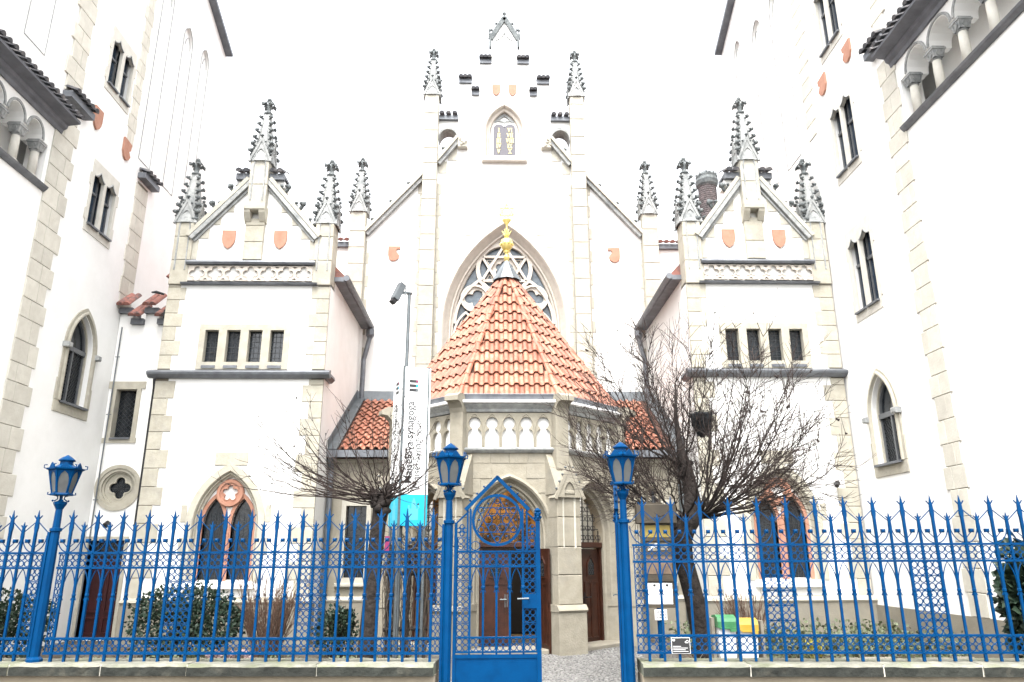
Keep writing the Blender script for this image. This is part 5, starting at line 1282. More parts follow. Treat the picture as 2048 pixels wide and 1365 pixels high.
# ---- gate leaves
def gate_leaf(label, hinge_x, ang, flip=1):
    W = FW @ Matrix.Translation((hinge_x, .02, 0)) @ Matrix.Rotation(ang, 4, 'Z') @ Matrix.Diagonal((flip, 1, 1, 1))
    t = thing('gate_leaf', label, 'gate', tuple(FW @ Vector((hinge_x, .02, 0))), 0, 'leaves of the blue iron gate'); GW = 1.02
    m = MB(); m.box(0, .035, -.02, .02, .06, 2.24); part('hinge_stile', m, 'blue', t, W=W)
    m = MB(); m.box(GW - .05, GW, -.025, .025, .04, 2.26); m.lathe([(.02, 2.26), (.035, 2.27), (.028, 2.30), (.04, 2.33), (.03, 2.36), (.045, 2.38), (.01, 2.41)], (GW - .025, 0, 0), 8)
    for i in range(8): a = i * pi / 4; m.blob((GW - .025 + .035 * cos(a), .035 * sin(a), 2.30 + .05 * (i % 2)), .018, 5, 4)
    part('lock_stile', m, 'blue', t, W=W)
    m = MB(); m.box(.035, GW - .05, -.006, .006, .08, .755); m.box(.035, GW - .05, -.016, .016, .735, .775); m.box(.035, GW - .05, -.016, .016, .06, .10)
    m.box(.07, GW - .085, -.010, -.006, .14, .70); part('kick_panel', m, 'blue', t, W=W)
    xs = [.035 + (GW - .085) * k / 6 for k in range(7)]; p = xs[1] - xs[0]
    for z in (.80, .955, 1.735, 1.905):
        m = MB(); m.box(.035, GW - .05, -.011, .011, z - .010, z + .010); rivets(m, xs, z); part('rail', m, 'blue', t, W=W)
    for k in range(1, 6):
        top = 1.905 if k in (2, 3, 4) else 2.40; m = MB(); m.box(xs[k] - .012, xs[k] + .012, -.0125, .0125, .775, top)
        zc = 1.50; m.lathe([(.017, zc - .02), (.025, zc - .01), (.025, zc + .012), (.017, zc + .02)], (xs[k], 0, 0), 6)
        for s in (-1, 1): m.bar((xs[k] + s * .012, 0, zc - .015), (xs[k] + s * .030, 0, zc - .055), .009, .009)
        part('bar', m, 'blue', t, W=W)
    ca = ring_cell(p - .010, .150).mesh('ring_panel', 'blue'); cb = ring_cell(p - .010, .155).mesh('ring_panel', 'blue'); ln = lancet_tube(p, 1.50, 1.725).mesh('lancet', 'blue')
    for k in range(6):
        c = (xs[k] + xs[k + 1]) / 2
        for z in (.8775, 1.82): part('ring_panel', ca, None, t, W=W @ Matrix.Translation((c, 0, z)))
        if k in (0, 5):
            for i in range(5):
                if k == 5 and i == 2: continue
                part('ring_panel', cb, None, t, W=W @ Matrix.Translation((c, 0, .955 + .156 * (i + .5))))
            part('ring_panel', cb, None, t, W=W @ Matrix.Translation((c, 0, 1.992)))
        else: part('lancet', ln, None, t, W=W @ Matrix.Translation((c, 0, 0)))
    m = MB(); m.box(xs[5], GW - .05, -.022, .022, 1.27, 1.43); lk = part('lock_box', m, 'blue', t, W=W)
    m = MB(); m.tube([(xs[5] + .06, -.02, 1.38), (xs[5] + .06, -.07, 1.38), (xs[5] - .07, -.075, 1.375)], .010, 6); part('handle', m, 'steel', lk, W=W)
    # gable with the great ring and star
    cx = GW / 2; zc = 2.27; R = .305
    m = MB(); annulus(m, Fr((cx, 0, zc), (1, 0, 0), (0, -1, 0)), 0, 0, R, R - .032, -.012, .012, 36); rg = part('gate_ring', m, 'blue', t, W=W)
    m = MB(); fg = Fr((cx, 0, zc), (1, 0, 0), (0, -1, 0)); r_ = R - .02
    for a0 in (pi / 2, -pi / 2):
        P = [(r_ * cos(a0 + q * 2 * pi / 3), r_ * sin(a0 + q * 2 * pi / 3)) for q in range(3)]
        for q in range(3): m.bar(fg.p(*P[q], .002 if a0 > 0 else -.002), fg.p(*P[(q + 1) % 3], .002 if a0 > 0 else -.002), .010, .016, up=fg.N)
    for q in range(6):
        a = q * pi / 3; P = [fg.p(.11 * cos(a) + .05 * cos(tt), .11 * sin(a) + .05 * sin(tt), 0) for tt in [2 * pi * i / 12 for i in range(13)]]; m.tube(P, .0065, 4, False)
        a = a + pi / 6; P = [fg.p(.225 * cos(a) + .035 * cos(tt), .225 * sin(a) + .035 * sin(tt), 0) for tt in [2 * pi * i / 12 for i in range(13)]]; m.tube(P, .0065, 4, False)
        m.blob(fg.p(.22 * cos(a - pi / 6), .22 * sin(a - pi / 6), 0), .014, 5, 4)
    part('gate_star', m, 'blue', rg, W=W)
    m = MB()
    for s in (-1, 1):
        A = Vector((cx + s * .375, 0, 2.395)); B = Vector((cx, 0, 2.775)); d = (B - A).normalized(); m.bar(A, B, .05, .042, ext=.012)
        for q in (.2, .42, .64): crocket(m, A.lerp(B, q) + Vector((s * .008, 0, .012)), (s, 0, .5), .022)
        m.bar((cx + s * .34, 0, 2.37), (cx + s * .485, 0, 2.235), .02, .02)
        m.bar((cx + s * .355, 0, 1.905), (cx + s * .355, 0, 2.40), .02, .022)
    part('gate_gable', m, 'blue', t, W=W)
    m = MB()
    for s in (-1, 1):
        c = Vector((cx + s * .42, 0, 2.15)); 
        for q in range(4):
            a = q * pi / 2 + pi / 4; m.bar(c, c + Vector((cos(a) * .055, 0, sin(a) * .055)), .008, .008)
            P = [c + Vector((.042 * cos(q * pi / 2) + .024 * cos(tt), 0, .042 * sin(q * pi / 2) + .024 * sin(tt))) for tt in [2 * pi * i / 10 for i in range(11)]]; m.tube(P, .0065, 4, False)
        P = [(cx + s * .26 + .055 * cos(tt), 0, 1.97 + .05 * sin(tt)) for tt in [2 * pi * i / 14 for i in range(15)]]; m.tube(P, .006, 4, False)
    part('corner_scroll', m, 'blue', t, W=W, kind='stuff')
    return t
gate_leaf('blue gate leaf drawn across half the entrance, kick panel at its foot', -.80, radians(4))
gate_leaf('blue gate leaf swung wide open and seen edge-on beside its post', 1.135, radians(-96), -1)
# notice on the railing
nt_ = thing('notice_plate', 'small black notice plate with white lines fixed low on the railing', 'sign', tuple(FW @ Vector((1.80, -.03, .80))))
m = MB(); m.box(1.685, 1.895, -.034, -.028, .792, .962); part('plate', m, 'white', nt_, W=FW)
m = MB(); m.box(1.690, 1.890, -.037, -.0345, .797, .957); part('print', m, 'black', nt_, W=FW)
m = MB(); m.box(1.70, 1.725, -.0395, -.0375, .925, .945); m.box(1.84, 1.875, -.0395, -.0375, .905, .912)
for i, (a, b) in enumerate(((1.70, 1.79), (1.70, 1.865), (1.70, 1.84), (1.70, 1.87))): m.box(a, b, -.0395, -.0375, .868 - .018 * i, .872 - .018 * i)
m.bar((1.835, -.0385, .912), (1.865, -.0385, .935), .003, .004); m.bar((1.865, -.0385, .935), (1.88, -.0385, .92), .003, .004); part('lettering', m, 'white', nt_, W=FW)

# ------------------------------------------------------------------ paths and beds
pv = MB(); pv.poly([(-1.6, 8.25, .004), (3.2, 8.25, .004), (3.2, 18.4, .004), (-1.6, 18.4, .004)]); part('path_bed', pv, 'joint')['kind'] = 'structure'
sm = MB(); y = 8.3; r_i = 0
while y < 17.8:
    x = -1.0 - .5 * max(0, (y - 14) / 3) + (.04 if r_i % 2 else 0); xe = 1.5 + 1.0 * max(0, min(1, (y - 11.5) / 3))
    while x < xe:
        w = random.uniform(.055, .085); d_ = .066; z = .022 + random.uniform(-.006, .006); j = lambda: random.uniform(-.006, .006); g_ = .007
        q = [(x + g_ + j(), y + g_ + j()), (x + w - g_ + j(), y + g_ + j()), (x + w - g_ + j(), y + d_ - g_ + j()), (x + g_ + j(), y + d_ - g_ + j())]; b = len(sm.v)
        cx_, cy_ = x + w / 2, y + d_ / 2
        sm.v += [(a, c, 0) for a, c in q] + [(cx_ + (a - cx_) * .78, cy_ + (c - cy_) * .78, z) for a, c in q]
        sm.f += [(b + 4, b + 5, b + 6, b + 7)] + [(b + i, b + (i + 1) % 4, b + 4 + (i + 1) % 4, b + 4 + i) for i in range(4)]
        x += w
    y += .068; r_i += 1
o = part('cobbled_path', sm, 'sett'); o['kind'] = 'stuff'; o['label'] = 'grey granite setts paving the way from gate to porch'; o['category'] = 'paving'

# ================================================================== PLANTS
def rnd(a, b): return random.uniform(a, b)
def grow(start, d, length, nseg, up, wob):
    """a wandering shoot: list of points"""
    P = [Vector(start)]; d = Vector(d).normalized(); st = length / nseg
    for i in range(nseg):
        d = (d + Vector((rnd(-1, 1), rnd(-1, 1), rnd(-1, 1))) * wob + Vector((0, 0, up))).normalized(); P.append(P[-1] + d * st)
    return P
def side_dir(d, ang):
    d = Vector(d).normalized(); a = d.orthogonal().normalized(); b = d.cross(a); t = rnd(0, 2 * pi)
    return (d * cos(ang) + (a * cos(t) + b * sin(t)) * sin(ang)).normalized()
def leaves(mb, n, sampler, s0, s1, flat=0.0):
    for _ in range(n):
        p, nrm = sampler(); L = rnd(s0, s1); w = L * rnd(.32, .5)
        d = (nrm + Vector((rnd(-1, 1), rnd(-1, 1), rnd(-1, .8))) * .9).normalized(); s = side_dir(d, pi / 2)
        if flat: s = Vector((s.x, s.y, s.z * (1 - flat)))
        up = d.cross(s) * .25 * w; b = len(mb.v)
        mb.v += [tuple(p), tuple(p + d * L * .5 + s * w + up), tuple(p + d * L), tuple(p + d * L * .5 - s * w + up)]
        mb.f += [(b, b + 1, b + 2), (b, b + 2, b + 3)]
def ell(c, r, shell=.55):
    c = Vector(c)
    def f():
        while True:
            v = Vector((rnd(-1, 1), rnd(-1, 1), rnd(-1, 1)))
            if .05 < v.length <= 1: break
        k = v.length; v.normalize(); k = shell + (1 - shell) * k
        k *= 1 + .16 * sin(v.x * 7 + c.x * 3) * cos(v.z * 6 + v.y * 5)
        return c + Vector((v.x * r[0], v.y * r[1], v.z * r[2])) * k, v
    return f

# ---- tree with the nest
t = thing('bare_tree', 'bare wide-crowned tree with a leaning trunk holding a dark nest', 'tree', (2.78, 11.5, 0))
tp = [(2.86, 11.56, -.05), (2.78, 11.5, .5), (2.68, 11.5, 1.2), (2.56, 11.5, 1.75), (2.52, 11.5, 2.05), (2.60, 11.5, 2.28), (2.76, 11.5, 2.48), (2.74, 11.48, 2.75), (2.67, 11.45, 3.2), (2.60, 11.45, 3.5), (2.56, 11.44, 4.0), (2.60, 11.44, 4.5)]
m = MB(); m.tube(tp, [.21, .165, .15, .145, .17, .175, .165, .12, .095, .055, .032, .012], 10)
for i in range(16): a = rnd(0, 6.28); m.blob((2.55 + .12 * cos(a), 11.5 + .12 * sin(a), rnd(1.95, 2.4)), rnd(.04, .09), 6, 4, .2)
for i in range(8): a = rnd(0, 6.28); m.blob((2.66 + .09 * cos(a), 11.45 + .09 * sin(a), rnd(3.0, 3.3)), rnd(.03, .06), 6, 4, .2)
part('trunk', m, 'bark', t, True)
random.seed(5)
tw = MB(); tips = []; CB = Vector((2.72, 11.5, 2.35)); CC = Vector((2.90, 11.5, 3.55)); NL = 62
def bez(a, b, c, n): return [a * ((1 - s) ** 2) + b * (2 * s * (1 - s)) + c * (s * s) for s in [k / n for k in range(n + 1)]]
for i in range(NL):
    az = i * 2.39996; sz = -.42 + 1.38 * (i + .5) / NL; ce = sqrt(max(0, 1 - sz * sz)); k_ = rnd(.86, 1.04)
    tgt = CC + Vector((2.08 * ce * cos(az) * k_, 1.55 * ce * sin(az) * k_, 1.95 * sz * k_))
    st = Vector((2.62, 11.46, rnd(2.9, 3.25))) if (sz > .45 and tgt.x < 3.2) else (Vector((2.86, 11.5, 2.42)) if tgt.x > 2.7 else Vector((2.60, 11.5, 2.34)))
    hv = tgt - st; mid = st + Vector((hv.x * .62, hv.y * .62, hv.z * .28))
    P = [p + Vector((rnd(-1, 1), rnd(-1, 1), rnd(-1, 1))) * .022 for p in bez(st, mid, tgt, 12)]; P[0] = st; r0_ = rnd(.011, .024)
    b_ = MB(); b_.tube(P, [r0_ * (1 - .84 * j / 12) for j in range(13)], 6); part('branch', b_, 'bark', t, True); tips.append(P[-1])
    for j in range(4, 13):
        for q in range(2 if rnd(0, 1) < .85 else 1):
            dd = (P[j] - P[j - 1]).normalized(); rad = (P[j] - CB).normalized(); d1 = (dd * .5 + rad * .25 + side_dir(dd, pi / 2) * rnd(.45, .85)).normalized()
            P1 = grow(P[j], d1, rnd(.3, .8) * (1.1 - .035 * j), 6, .035, .05); r1 = rnd(.005, .0078); tw.tube(P1, [r1 * (1 - .65 * z / 7) for z in range(7)], 4, False); tips.append(P1[-1])
            for z in range(1, 7):
                if rnd(0, 1) < .8:
                    d0 = (P1[z] - P1[z - 1]).normalized(); d2 = (d0 * .7 + rad * .2 + side_dir(d0, pi / 2) * rnd(.4, .8)).normalized(); P2 = grow(P1[z], d2, rnd(.12, .38), 4, .035, .05)
                    tw.tube(P2, [.0042, .0038, .0034, .0028, .0019], 3, False); tips.append(P2[-1])
o = part('twigs', tw, 'twig', t); o['kind'] = 'stuff'
m = MB()
for i in range(60):
    p = random.choice(tips); s = rnd(.012, .03)
    for q in range(4): m.blob(p + Vector((rnd(-1, 1), rnd(-1, 1), rnd(-1, .3))) * s, s * rnd(.4, .8), 5, 3, .3)
part('dead_leaves', m, 'twig', t)['kind'] = 'stuff'
# nest
nst = thing('bird_nest', 'dark twiggy nest lodged high inside the bare crown', 'nest', (2.93, 11.3, 3.72))
m = MB(); m.lathe([(.03, 3.62), (.09, 3.68), (.13, 3.78), (.165, 3.90), (.175, 3.97), (.14, 4.0), (.08, 3.95)], (2.93, 11.3, 0), 12)
part('nest_bowl', m, 'nest', nst)
m = MB()
for i in range(260):
    a = rnd(0, 6.28); z = rnd(3.64, 4.02); r = .05 + .13 * min(1, (z - 3.6) / .3); p = Vector((2.93 + r * cos(a), 11.3 + r * sin(a), z)); tdir = Vector((-sin(a), cos(a), rnd(-.5, .5))) + Vector((cos(a), sin(a), 0)) * rnd(-.2, .7)
    m.tube([p - tdir * .06, p + tdir * .07], .004, 3, False)
part('nest_twigs', m, 'nest', nst)

# ---- pollard by the banner
t = thing('bare_tree', 'small pollarded tree with long whips growing in front of the banner column', 'tree', (-2.22, 12, 0))
m = MB(); m.tube([(-2.24, 12, -.05), (-2.24, 12, .6), (-2.20, 12, 1.5), (-2.16, 12, 2.3), (-2.12, 12, 2.65), (-2.06, 12, 2.85), (-2.0, 12, 2.98)], [.16, .135, .12, .115, .13, .10, .05], 10)
for i in range(22): a = rnd(0, 6.28); m.blob((-2.12 + .13 * cos(a), 12 + .13 * sin(a), rnd(2.5, 2.85)), rnd(.03, .075), 6, 4, .25)
part('trunk', m, 'bark', t, True)
random.seed(8)
tw = MB(); tips = []; NL = 52; CB = Vector((-2.12, 12, 2.72)); CC = Vector((-2.55, 12, 3.28))
for i in range(NL):
    az = i * 2.39996; sz = -.32 + 1.22 * (i + .5) / NL; ce = sqrt(max(0, 1 - sz * sz)); k_ = rnd(.80, 1.08); ax = 2.0 if cos(az) < 0 else 1.3
    tgt = CC + Vector((ax * ce * cos(az) * k_, 1.1 * ce * sin(az) * k_, 1.28 * sz * k_)); st = CB + Vector((rnd(-.08, .08), rnd(-.08, .08), rnd(-.08, .12)))
    hv = tgt - st; mid = st + Vector((hv.x * .66, hv.y * .66, hv.z * .18)); P = [p + Vector((rnd(-1, 1), rnd(-1, 1), rnd(-1, 1))) * .018 for p in bez(st, mid, tgt, 12)]; P[0] = st; r0_ = rnd(.009, .017)
    b_ = MB(); b_.tube(P, [r0_ * (1 - .82 * j / 12) for j in range(13)], 5); part('branch', b_, 'twig', t, True); tips.append(P[-1])
    for j in range(3, 13):
        if rnd(0, 1) < .62:
            dd = (P[j] - P[j - 1]).normalized(); d1 = (dd * .7 + side_dir(dd, pi / 2) * rnd(.35, .7)).normalized(); P1 = grow(P[j], d1, rnd(.12, .5), 5, .06, .05); tw.tube(P1, [.0052, .0047, .0041, .0034, .0027, .0019], 3, False); tips.append(P1[-1])
            for z in (2, 4):
                if rnd(0, 1) < .5: d0 = (P1[z] - P1[z - 1]).normalized(); P2 = grow(P1[z], (d0 * .7 + side_dir(d0, pi / 2) * .5), rnd(.08, .24), 3, .06, .05); tw.tube(P2, [.004, .0034, .0028, .0018], 3, False); tips.append(P2[-1])
part('twigs', tw, 'twig', t)['kind'] = 'stuff'
m = MB()
for i in range(46):
    p = random.choice(tips); s = rnd(.008, .02)
    for q in range(3): m.blob(p + Vector((rnd(-1, 1), rnd(-1, 1), rnd(-1, .3))) * s, s * rnd(.5, .9), 5, 3, .3)
part('dead_leaves', m, 'twig', t)['kind'] = 'stuff'

# ---- evergreen shrubs
def bush(label, c, r, n, s=(.05, .09), material='leaf', stems=10):
    t = thing('evergreen_shrub', label, 'shrub', (c[0], c[1], 0)); m = MB()
    lobes = [(Vector(c), Vector(r))] + [(Vector(c) + Vector((rnd(-.6, .6) * r[0], rnd(-.6, .4) * r[1], rnd(-.1, .5) * r[2])), Vector(r) * rnd(.4, .6)) for _ in range(7)]
    for i, (cc, rr) in enumerate(lobes): leaves(m, int(n * (.34 if i == 0 else .095)), ell(cc, rr, .6), *s)
    m.v = [(x, y, max(z, .02)) for x, y, z in m.v]
    part('foliage', m, material, t)
    q = MB()
    for i in range(stems): a = rnd(0, 6.28); q.tube([(c[0] + rnd(-.1, .1), c[1] + rnd(-.1, .1), 0), (c[0] + .3 * r[0] * cos(a), c[1] + .3 * r[1] * sin(a), c[2]), (c[0] + .7 * r[0] * cos(a), c[1] + .7 * r[1] * sin(a), c[2] + .6 * r[2])], [.015, .012, .006], 5)
    part('stem', q, 'twig', t)
bush('broad dark evergreen shrub below the wing window, left of the dry canes', (-6.28, 15.2, .66), (1.02, .8, .70), 5200)
bush('dark evergreen shrub at the left edge beside the end lantern post', (-9.35, 14.6, .62), (.85, .7, .66), 3600)
bush('small round evergreen shrub beside the aisle window', (-3.36, 15.3, .48), (.42, .45, .44), 1700)
bush('tall narrow-leaved evergreen at the right edge of the railing', (7.62, 11.1, 1.1), (.42, .5, .95), 2200, (.12, .2))
# dry cane shrubs
def canes(label, c, r, h, n, spread):
    t = thing('cane_shrub', label, 'shrub', (c[0], c[1], 0)); m = MB()
    for i in range(n):
        a = rnd(0, 6.28); q = sqrt(rnd(0, 1)); st = Vector((c[0] + r * .4 * q * cos(a), c[1] + r * .4 * q * sin(a), 0)); d = Vector((cos(a) * q * spread, sin(a) * q * spread, 1)); L = h * rnd(.55, 1.05)
        P = grow(st, d, L, 6, .03, .07); m.tube(P, [.009, .008, .007, .006, .005, .004, .0025], 4, False)
        for z in range(2, 6):
            for q2 in range(2):
                P2 = grow(P[z], side_dir(P[z] - P[z - 1], rnd(.2, .5)), rnd(.1, .35), 3, .08, .08); m.tube(P2, [.0055, .0045, .0035, .002], 3, False)
    part('canes', m, 'cane', t)['kind'] = 'stuff'
    q = MB(); q.tube([(c[0], c[1], -.02), (c[0], c[1], .08)], [.12, .07], 7); part('root_crown', q, 'bark', t)
canes('upright clump of dry brown canes between the shrubs below the wing', (-4.62, 15.0), .5, 1.62, 130, .42)
canes('sparse spreading clump of dry canes behind the bins', (4.55, 15.0), .35, 1.25, 70, .42)
# low plants behind the railing
gc = MB()
leaves(gc, 3600, lambda: (Vector((rnd(-8.5, -1.6), rnd(9.45, 14.2), rnd(.02, .12) + .12 * rnd(0, 1) ** 3)), Vector((0, 0, .6))), .05, .10, .3)
o = part('ground_cover', gc, 'leaf2'); o['kind'] = 'stuff'; o['label'] = 'pale low ground cover plants behind the railing'; o['category'] = 'ground cover'
gc = MB(); leaves(gc, 4600, lambda: (Vector((rnd(3.3, 8.0), rnd(13.2, 16.6), rnd(.05, .2) + .38 * rnd(0, 1) ** 2.5)), Vector((0, 0, .6))), .05, .11, .2)
leaves(gc, 1500, lambda: (Vector((rnd(2.0, 8.0), rnd(9.2, 13.2), rnd(.02, .1))), Vector((0, 0, .6))), .04, .09, .3)
o = part('ivy', gc, 'leaf2'); o['kind'] = 'stuff'; o['label'] = 'straggling ivy covering the bed below the house wall'; o['category'] = 'ivy'
gc = MB(); leaves(gc, 2600, lambda: (Vector((random.choice((rnd(-8.5, -1.5), rnd(3.0, 8.0))), rnd(9.3, 16.6), rnd(.01, .05))), Vector((0, 0, .1))), .04, .08, .7)
gc.v = [v for v in gc.v]
o = part('leaf_litter', gc, 'leafdry'); o['kind'] = 'stuff'; o['label'] = 'dry brown leaves strewn over the beds'; o['category'] = 'leaf litter'
gc = MB(); leaves(gc, 60, lambda: (Vector((5.0 + rnd(-.12, .12), 13.0 + rnd(-.1, .1), rnd(.25, .45))), Vector((0, -.3, .8))), .06, .12)
for i in range(5): gc.tube([(5.0, 13.0, 0), (5.0 + rnd(-.08, .08), 13.0, .35)], .006, 4)
o = part('yellow_plant', gc, 'yellowleaf'); o['label'] = 'small bright yellow leafed plant in the ivy bed'; o['category'] = 'plant'
for i, (x, y, s, mm, lab) in enumerate(((-5.30, 13.4, .22, 'leaf2', 'low pale green tuft in front of the broad evergreen shrub'), (-4.92, 13.3, .19, 'flower', 'grey-pink heather tuft beside the pale green tuft'), (-4.55, 13.2, .20, 'flower', 'pale pink heather tuft at the foot of the dry canes'))):
    m = MB(); leaves(m, 420, ell((x, y, s * .8), (s, s, s), .4), .04, .07); q = MB(); q.tube([(x, y, 0), (x, y, s)], .01, 5)
    t = thing('heather', lab, 'plant', (x, y, 0)); part('tuft', m, mm, t); part('stem', q, 'twig', t)
# grass tuft by the nest tree
t = thing('grass_tuft', 'dry arching grass tuft at the foot of the leaning trunk', 'grass', (2.35, 11.2, 0)); m = MB()
for i in range(46):
    a = rnd(0, 6.28); d = Vector((cos(a) * .5, sin(a) * .5, 1)); P = grow((2.35, 11.2, 0), d, rnd(.5, .95), 6, -.14, .04); m.tube(P, [.006, .006, .005, .004, .003, .002, .001], 3, False)
part('blades', m, 'timber', t)['kind'] = 'stuff'

# ---- vine on its stakes beside the portal
t = thing('climbing_vine', 'bare stringy climbing vine wound over a staked frame left of the gate', 'vine', (-1.95, 13.9, 0))
m = MB()
for x, y in ((-2.18, 13.8), (-1.86, 13.75), (-1.62, 14.05)): m.tube([(x, y, 0), (x + rnd(-.03, .03), y, 2.05)], .045, 8)
m2 = MB()
for z in (.62, 1.55): m2.tube([(-2.25, 13.76, z), (-1.5, 13.78, z + .03)], .035, 8); m2.tube([(-1.5, 13.98, z), (-2.2, 14.0, z)], .03, 8)
part('stakes', m, 'bark', t); part('cross_rails', m2, 'bark', t); vs = MB()
for i in range(120):
    x0 = random.choice((-2.16, -1.86, -1.60)) + rnd(-.07, .07); P = [Vector((x0, 13.8 + rnd(-.1, .2), 0))]
    for z in range(1, 11): P.append(Vector((P[-1].x * .8 + x0 * .2 + rnd(-.05, .05), P[-1].y + rnd(-.03, .03), z * .2 + rnd(-.02, .02))))
    vs.tube(P, rnd(.004, .011), 4, False)
for i in range(150):
    p = Vector((rnd(-2.35, -1.45), 13.8 + rnd(-.15, .25), rnd(1.75, 2.1))); P = grow(p, (rnd(-1, 1), rnd(-.3, .3), rnd(-.4, .8)), rnd(.3, .7), 5, -.12, .3); vs.tube(P, rnd(.003, .006), 3, False)
part('vine_stems', vs, 'vine', t)['kind'] = 'stuff'

# ================================================================== BANNER COLUMN, MAST, BOARD, BINS
def text_mesh(s, size, material, bold=0.0):
    cu = bpy.data.curves.new('lettering', 'FONT'); cu.body = s; cu.size = size; cu.offset = bold; cu.resolution_u = 3; cu.extrude = .001
    o = bpy.data.objects.new('lettering', cu); COL.objects.link(o); dg = bpy.context.evaluated_depsgraph_get(); dg.update()
    me = bpy.data.meshes.new_from_object(o.evaluated_get(dg)); me.name = 'lettering'; bpy.data.objects.remove(o); bpy.data.curves.remove(cu)
    me.materials.clear(); me.materials.append(M[material]); return me
bn = thing('banner_column', 'tall three-sided white banner column with cyan foot and sideways lettering', 'banner', (-2.03, 13.5, 0))
A = Vector((-2.03, 13.45, 0)); B = Vector((-1.53, 13.62, 0)); C = Vector((-2.26, 13.93, 0)); z0, zt = 2.38, 5.30
for P, Q, nm in ((A, B, 'street'), (C, A, 'yard'), (B, C, 'back')):
    U_ = (Q - P).normalized(); N_ = Vector((U_.y, -U_.x, 0)); w = (Q - P).length; F = Fr(P, U_, N_)
    m = MB(); m.fbox(F, .004, w - .004, z0 + .55, zt, -.02, 0); pn = part('banner_face', m, 'banner', bn)
    m = MB(); m.fbox(F, .004, w - .004, z0, z0 + .55, -.02, .001); part('cyan_foot', m, 'cyan', pn)
    if nm == 'back': continue
    m = MB(); s_ = w / .5
    for a, b, c, d in ((.18, .34, .10, .30), (.22, .30, .30, .40), (.245, .275, .40, .47), (.16, .19, .30, .36), (.33, .36, .30, .36)): m.fbox(F, a * s_, b * s_, z0 + c, z0 + d, .001, .003)
    m.prism(F, [(.22 * s_, z0 + .40), (.30 * s_, z0 + .40), (.26 * s_, z0 + .50)], .001, .0032); part('emblem', m, 'cyan2', pn)
    for i in range(3):
        m = MB(); zz = zt - .30 - .085 * i; m.fbox(F, .11 * s_, .27 * s_, zz, zz + .055, .001, .003); lg = part('logo_bar', m, 'ink', pn)
        m = MB(); m.fbox(F, .23 * s_, .265 * s_, zz + .008, zz + .047, .003, .0045); part('logo_chip', m, ('magenta', 'cyan', 'steel')[i], lg)
    for s, size, u, zb, bd in (('Maiselova synagoga', .195, .205, z0 + .74, .002), ('Maisel Synagogue', .178, .345, z0 + .66, -.001)):
        me = text_mesh(s, size, 'ink', bd); xd = Vector((0, 0, 1)); yd = -U_
        P_ = F.p(u * s_, zb, .003); W = Matrix(((xd.x, yd.x * s_, N_.x, P_.x), (xd.y, yd.y * s_, N_.y, P_.y), (xd.z, yd.z * s_, N_.z, P_.z), (0, 0, 0, 1))); part('lettering', me, None, pn, W=W)
m = MB(); cen = (A + B + C) / 3; m.poly([A + Vector((0, 0, zt - .01)), B + Vector((0, 0, zt - .01)), C + Vector((0, 0, zt - .01))]); part('top_plate', m, 'banner', bn)
m = MB()
for P in (A, B, C): q = P.lerp(cen, .12); m.tube([(q.x, q.y, 0), (q.x, q.y, zt + .02)], .028, 8)
part('frame_tubes', m, 'steel', bn)
m = MB(); m.box(-2.24, -2.16, 13.40, 13.42, 1.95, 2.2); part('poster', m, 'magenta', bn)
# mast
ms = thing('camera_mast', 'thin grey mast behind the banner with a bracketed camera on top', 'mast', (-2.02, 13.85, 0))
m = MB(); m.tube([(-2.02, 13.75, 0), (-2.02, 13.75, 6.86)], [.042, .034], 10); m.lathe([(.06, 0), (.06, .03)], (-2.02, 13.75, 6.86), 8); part('pole', m, 'steel', ms)
m = MB(); m.bar((-2.02, 13.75, 6.90), (-2.16, 13.72, 6.88), .03, .03)
for i in range(3): m.bar((-2.10 - .005 * i, 13.70, 6.84 + .05 * i), (-2.19 - .002 * i, 13.70, 6.86 + .05 * i), .02, .02)
m.bar((-2.09, 13.70, 6.82), (-2.09, 13.70, 6.98), .02, .02); part('bracket', m, 'steel', ms)
m = MB(); m.bar((-2.29, 13.62, 6.70), (-2.17, 13.74, 7.06), .13, .13); cam_part = part('camera_housing', m, 'zinc', ms)
m = MB(); m.bar((-2.33, 13.58, 6.62), (-2.28, 13.63, 6.73), .10, .10); part('lens_hood', m, 'iron', cam_part)

# info board
ib = thing('info_board', 'brown info board with ochre panel, papers and a small arched crest on top', 'sign', (2.05, 11, 0), 0)
fb = Fr((2.06, 11, 0), (cos(-.1), sin(-.1), 0), (sin(-.1), -cos(-.1), 0))
m = MB(); m.fbox(fb, -.24, .24, 1.14, 2.34, -.05, .0); m.fbox(fb, -.24, -.20, 1.14, 2.34, 0, .03); m.fbox(fb, .20, .24, 1.14, 2.34, 0, .03); m.fbox(fb, -.20, .20, 1.50, 1.54, 0, .025); m.fbox(fb, -.20, .20, 2.06, 2.10, 0, .025); m.fbox(fb, -.20, .20, 1.14, 1.17, 0, .025); part('board', m, 'brown', ib)
m = MB(); m.fbox(fb, -.30, .29, 2.30, 2.58, -.09, .08, .012); part('header', m, 'brown', ib)
m = MB(); m.fbox(fb, -.19, .19, 2.11, 2.28, .001, .008); part('ochre_panel', m, 'yellow', ib)
m = MB(); m.fbox(fb, -.19, .19, 1.60, 1.84, .001, .006); part('lower_panel', m, 'oak', ib)
m = MB(); m.fbox(fb, -.15, -.01, 1.92, 2.03, .001, .010); m.fbox(fb, .04, .14, 1.93, 2.02, .001, .010); part('stickers', m, 'timber', ib)
m = MB()
for i in range(5): a = .25 + i * .55; m.bar(fb.p(-.14 + .02 * i, 1.93 + .02 * i, .012), fb.p(-.02 + .012 * i, 1.98 + .012 * i, .012), .006, .008)
part('sticker_marks', m, 'paper', ib)
